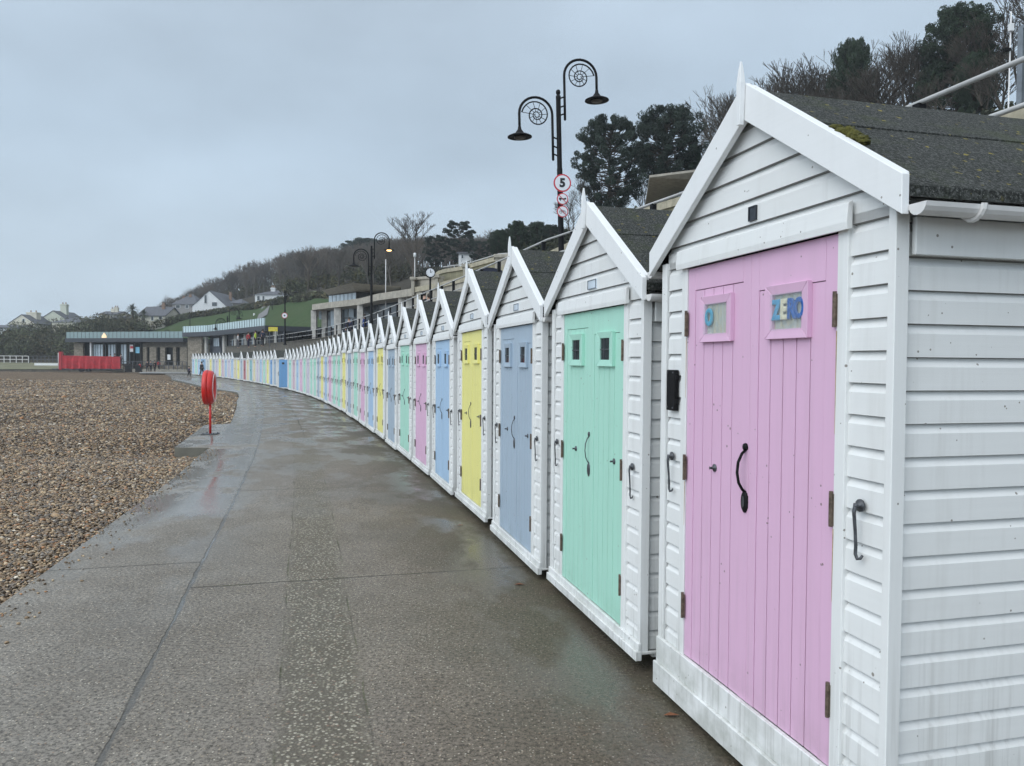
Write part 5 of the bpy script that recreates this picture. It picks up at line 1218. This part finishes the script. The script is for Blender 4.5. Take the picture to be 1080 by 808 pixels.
def pm_(n,c):
    if n not in PM: PM[n]=plain('cloth_'+n,c,.85,0,.15,5,.1)
    return PM[n]
def person(label,x,Y,z,h,jacket,trousers,rz=0,stride=.12,arms=.05,group=None):
    r=empty('person',(px(x,Y),Y,z),rz,label,'person',group); k=h/1.72
    st=stride
    J=[(0,0,.94),(0,0,1.15),(0,0,1.38),(0,-.01,1.47),(0,-.02,1.56),(0,-.02,1.66),(-.09,0,.90),(-.10,-st,.50),(-.10,-st*1.2-.0,.07),(-.10,-st*1.2-.12,.03),(.09,0,.90),(.10,st*.6,.50),(.10,st*1.5,.10),(.10,st*1.5-.10,.03),(-.17,0,1.38),(-.23,arms,1.12),(-.22,-arms,.88),(-.22,-arms-.03,.79),(.17,0,1.38),(.23,-arms,1.12),(.22,arms,.88),(.22,arms-.03,.79)]
    E=[(0,1),(1,2),(2,3),(3,4),(4,5),(0,6),(6,7),(7,8),(8,9),(0,10),(10,11),(11,12),(12,13),(2,14),(14,15),(15,16),(16,17),(2,18),(18,19),(19,20),(20,21)]
    rd=[.13,.12,.13,.05,.075,.085,.085,.058,.042,.035,.085,.058,.042,.035,.05,.042,.033,.035,.05,.042,.033,.035]
    sk=lambda n,J_,E_,R_,mt,sub=1: skin_obj(n,[tuple(c*k for c in j) for j in J_],E_,[a*k for a in R_],mt,r,sub)
    sk('body',J,E,rd,SKIN)
    sub=[0,1,2,14,15,16,18,19,20]; ix={v:i for i,v in enumerate(sub)}; sk('jacket',[(J[v][0],J[v][1],J[v][2]-(.05 if v==0 else 0)) for v in sub],[(ix[a_],ix[b_]) for a_,b_ in E if a_ in ix and b_ in ix],[rd[v]+.028 for v in sub],jacket)
    sub=[0,6,7,8,10,11,12]; ix={v:i for i,v in enumerate(sub)}; sk('trousers',[J[v] for v in sub],[(ix[a_],ix[b_]) for a_,b_ in E if a_ in ix and b_ in ix],[rd[v]+.016 for v in sub],trousers)
    m=MB(); m.lathe([(.03,1.775*k),(.075*k,1.75*k),(.098*k,1.69*k),(.10*k,1.62*k),(.08*k,1.57*k)][::-1],(0,.01,0),12); m.build('hair',HAIR,r,smooth=True)
    return r
bk,nv,gy_=pm_('black',(.012,.012,.016)),pm_('navy',(.015,.02,.05)),pm_('grey',(.12,.12,.13))
person('adult in a dark coat walking by the far huts',212.7,86,-.27,1.6,bk,bk,R(160),.16)
person('child in a dark blue coat walking beside the adult',199.3,82,-.28,1.15,nv,bk,R(150),.12)
for i,(x,l,j) in enumerate(((155.3,'left person in dark clothes in the far group near the bins',bk),(158.8,'middle person in a black coat in the far group near the bins',gy_),(163.2,'right person in dark trousers in the far group near the bins',bk))):
    person(l,x,108+i*.6,-.2,1.6,j,bk,R(40*i),.05)
for x,Y,z,h,jc,tr_,l in ((269.5,76,WZ+.0,1.6,pm_('high_visibility',(.45,.60,.05)),bk,'cyclist-like figure in a yellow green jacket above the wall'),(262,80,WZ,1.6,pm_('red',(.45,.03,.04)),nv,'figure in a red top above the wall left of the yellow green jacket'),(277,73,WZ,1.6,nv,bk,'figure in navy above the wall below the yellow board'),(251,84,WZ,1.6,pm_('pale',(.5,.5,.5)),gy_,'figure in a pale coat on the raised walkway'),
    (368,52,WZ,1.6,nv,bk,'person in navy at the cafe front behind the railing'),(384.5,50,WZ,1.7,pm_('deep_blue',(.03,.06,.20)),bk,'person in deep blue standing under the cafe canopy'),(425,46,WZ,1.6,bk,bk,'dark dressed person behind the railing right of the cafe'),(447,33,WZ,1.65,bk,bk,'person in black leaning at the railing under the clock'),(452,33.5,WZ,1.6,nv,bk,'person in dark blue by the railing under the clock'),
    (121,113,.75,1.6,nv,bk,'person in blue in front of the shelter doors'),(116.5,113.4,.75,1.5,pm_('orange',(.55,.22,.04)),bk,'person in orange beyond the red trailer'),(127.6,113,.75,1.55,gy_,bk,'person in grey by the shelter doors'),(147.4,107.4,-.2,1.3,pm_('red',(.45,.03,.04)),bk,'small figure in red behind the black bins'),(167.5,112.5,-.1,1.6,pm_('red',(.45,.03,.04)),bk,'person in red by the shelter railing')):
    person(l,x,Y,z,h,jc,tr_,rr.uniform(0,6.28),.04)
# ------------------------------------------------------------------ cafe furniture on the upper walkway
def chair():
    r=empty('cafe_chair'); m=MB(); m.box(-.21,.21,-.2,.2,.43,.46); m.build('seat',IRON,r,bevel=.008); m=MB(); m.box(-.20,.20,.18,.21,.62,.86); m.build('backrest',IRON,r,bevel=.008)
    for a_,b_ in ((-.19,-.18),(.19,-.18),(-.19,.19),(.19,.19)): m=MB(); m.tube([(a_,b_,0),(a_,b_,.43 if b_<0 else .85)],.013,6); m.build('leg',IRON,r)
    return r
def table():
    r=empty('cafe_table'); m=MB(); m.lathe([(.35,.70),(.36,.72),(.35,.74)],n=18); m.build('tabletop',STEEL,r); m=MB(); m.tube([(0,0,.03),(0,0,.70)],.03,8); m.build('stem',IRON,r); m=MB(); m.lathe([(.22,0),(.22,.02),(.05,.04)],n=14); m.build('foot',IRON,r); return r
CH,TB=chair(),table(); fc=ft=True; q=0
for i,s in enumerate((38,41.5,45,48.5,52,55.5,59,62.5,66)):
    p=C(s,5.2+.4*(i%2)); r=TB if ft else copy_tree(TB); ft=False; r.location=(p.x,p.y,WZ-.02); tag(r,f'round outdoor table behind the railing, {ORD[i]} from the camera','table','outdoor tables on the upper walkway')
    for a_ in (0.4,3.4):
        r=CH if fc else copy_tree(CH); fc=False; r.location=(p.x+.62*math.cos(a_),p.y+.62*math.sin(a_),WZ-.02); r.rotation_euler=(0,0,a_-math.pi/2); q+=1
        tag(r,f'black outdoor chair {"left" if a_>2 else "right"} of the {ORD[i]} outdoor table behind the railing','chair','outdoor chairs on the upper walkway')
# ------------------------------------------------------------------ far promenade things
tl=empty('beach_trailer',(px(65,107),107,-.2),R(23),'trailer wrapped in red tarpaulin at the top of the beach','trailer'); Wd=(120-66)*107/820*1.02
vs=[];fs=[];n=26
for i in range(n+1):
    t=i/n; w_=.05*math.sin(i*2.1)+.03*math.sin(i*4.7); vs+=[(Wd*t,-.0+w_,.42+.02*math.sin(i)),(Wd*t,.02+w_*.5,1.4),(Wd*t,.05,2.22-.10*t+.02*math.sin(i*1.3)),(Wd*t,1.9,2.22-.1*t),(Wd*t,1.95,.42)]
for i in range(n):
    for k in range(4): fs.append((i*5+k,i*5+5+k,i*5+6+k,i*5+1+k))
fs+=[(4,3,2,1,0),(n*5,n*5+1,n*5+2,n*5+3,n*5+4)]
m=MB(); m.add(vs,fs); m.build('tarpaulin',REDT,tl)
m=MB(); m.box(-.35,-.02,-.05,2.,.30,2.75); m.build('end_panel',plain('red_board',(.50,.04,.05),.5),tl); m=MB(); m.box(-1.2,Wd+.2,.1,1.9,.26,.40); m.build('chassis',STEEL,tl)
for x in (2.3,3.2): 
    for y in (.0,1.75): m=MB(); m.lathe([(.02,y),(.27,y),(.30,y+.03),(.30,y+.17),(.27,y+.20),(.02,y+.2)],(x,0,.26),18,'y'); m.build('wheel',BLK,tl)
def binn(x,Y,l,s=1):
    r=empty('wheelie_bin',(px(x,Y),Y,-.2),.3,l,'bin'); m=MB(); m.add([(-.24,-.26,.06),(.24,-.26,.06),(.24,.26,.06),(-.24,.26,.06),(-.31,-.34,.95),(.31,-.34,.95),(.31,.34,.95),(-.31,.34,.95)],[(0,3,2,1),(4,5,6,7),(0,1,5,4),(1,2,6,5),(2,3,7,6),(3,0,4,7)]); m.build('bin_body',BLK,r,bevel=.02)
    m=MB(); m.box(-.33,.33,-.37,.35,.955,1.02); m.build('lid',BLK,r,bevel=.02)
    m=MB(); m.lathe([(.1,-.3),(.1,.3)],(0,0,.1),12,'x'); m.build('wheel',IRON,r); return r
for x,Y,l in ((135.5,108,'left of two black wheelie bins beside the far path'),(146.2,107.6,'right of two black wheelie bins beside the far path')): b=binn(x,Y,l); b.scale=(1.5,1.2,.95)
def frail(name,label,p0,p1,z,h,n,mat,rails=(1.,.5)):
    a=Vector((px(*p0),p0[1],z)); b=Vector((px(*p1),p1[1],z)); o=empty(name,tuple(a),0,label,'railing'); d=b-a
    m=MB()
    for f_ in rails: m.tube([(0,0,h*f_),(d.x,d.y,h*f_)],.045,6)
    m.build('rail',mat,o)
    m=MB(); m.box(-.04,.04,-.04,.04,0,h); pmm=m.mesh('p',[mat])
    for k in range(n+1): q_=link('post',pmm,o); q_.location=d*(k/n)
    return o
frail('railing','low grey railing in front of the stone shelter',(121,111),(197,110),.15,1.1,16,STEEL)
m=MB(); a_,b_=(px(119,111.4),111.4),(px(197,110.4),110.4); m.obox(a_,b_,.35,-.3,.2); tag(m.build('low_wall',CONC),'low concrete wall under the shelter railing','wall')
frail('railing','white and blue railing along the lane at the far left',(-60,126),(30,126),.86,1.1,14,PVC)
frail('railing','dark railing along the lane between the far railing and the trailer',(31,126.5),(64,126),.86,1.1,8,STEEL)
lw=MB(); lw.box(px(36,122),px(65,122),122,122.5,.4,.85); tag(lw.build('low_white_wall',WREND,bevel=.02),'low white wall strip left of the red trailer','wall')
lk=MB(); lk.obox((px(-160,112),111.6),(px(146,114),113.6),.3,-.6,-.10); tag(lk.build('sleeper_edge',STONED),'dark low timber edge between the shingle and the sandy turf','kerb')
pole('post','thin white marker post just left of the trailer',61.5,112,372,382,.06,WREND)
# fallen leaves
LFM=plain('dead_leaf',(.20,.075,.03),.7)
for x,y,l in ((549,620,'small brown dead leaf on the wet path near the green hut'),(712,760,'small brown dead leaf at the foot of the pink hut skirting'),(486,557,'small brown dead leaf lying near the yellow hut')):
    Y=820*1.6/(y-382.5); m=MB(); m.add([(-.035,0,.004),(0,-.018,.012),(.04,0,.006),(0,.02,.010),(0,0,.003)],[(0,1,4),(1,2,4),(2,3,4),(3,0,4)]); o=m.build('dead_leaf',LFM,loc=(px(x,Y),Y,.002)); tag(o,l,'leaf')
# haze
if HAZE:
    m=MB(); m.box(-420,420,-40,1000,-2.4,120); hz=NT('haze'); hz.t.nodes.remove(hz.b); v=hz.n('ShaderNodeVolumePrincipled'); v.inputs['Density'].default_value=HAZE; v.inputs['Color'].default_value=(.86,.92,.98,1); hz.t.links.new(v.outputs[0],hz.out.inputs['Volume'])
    tag(m.build('haze',hz.mat),kind='stuff')
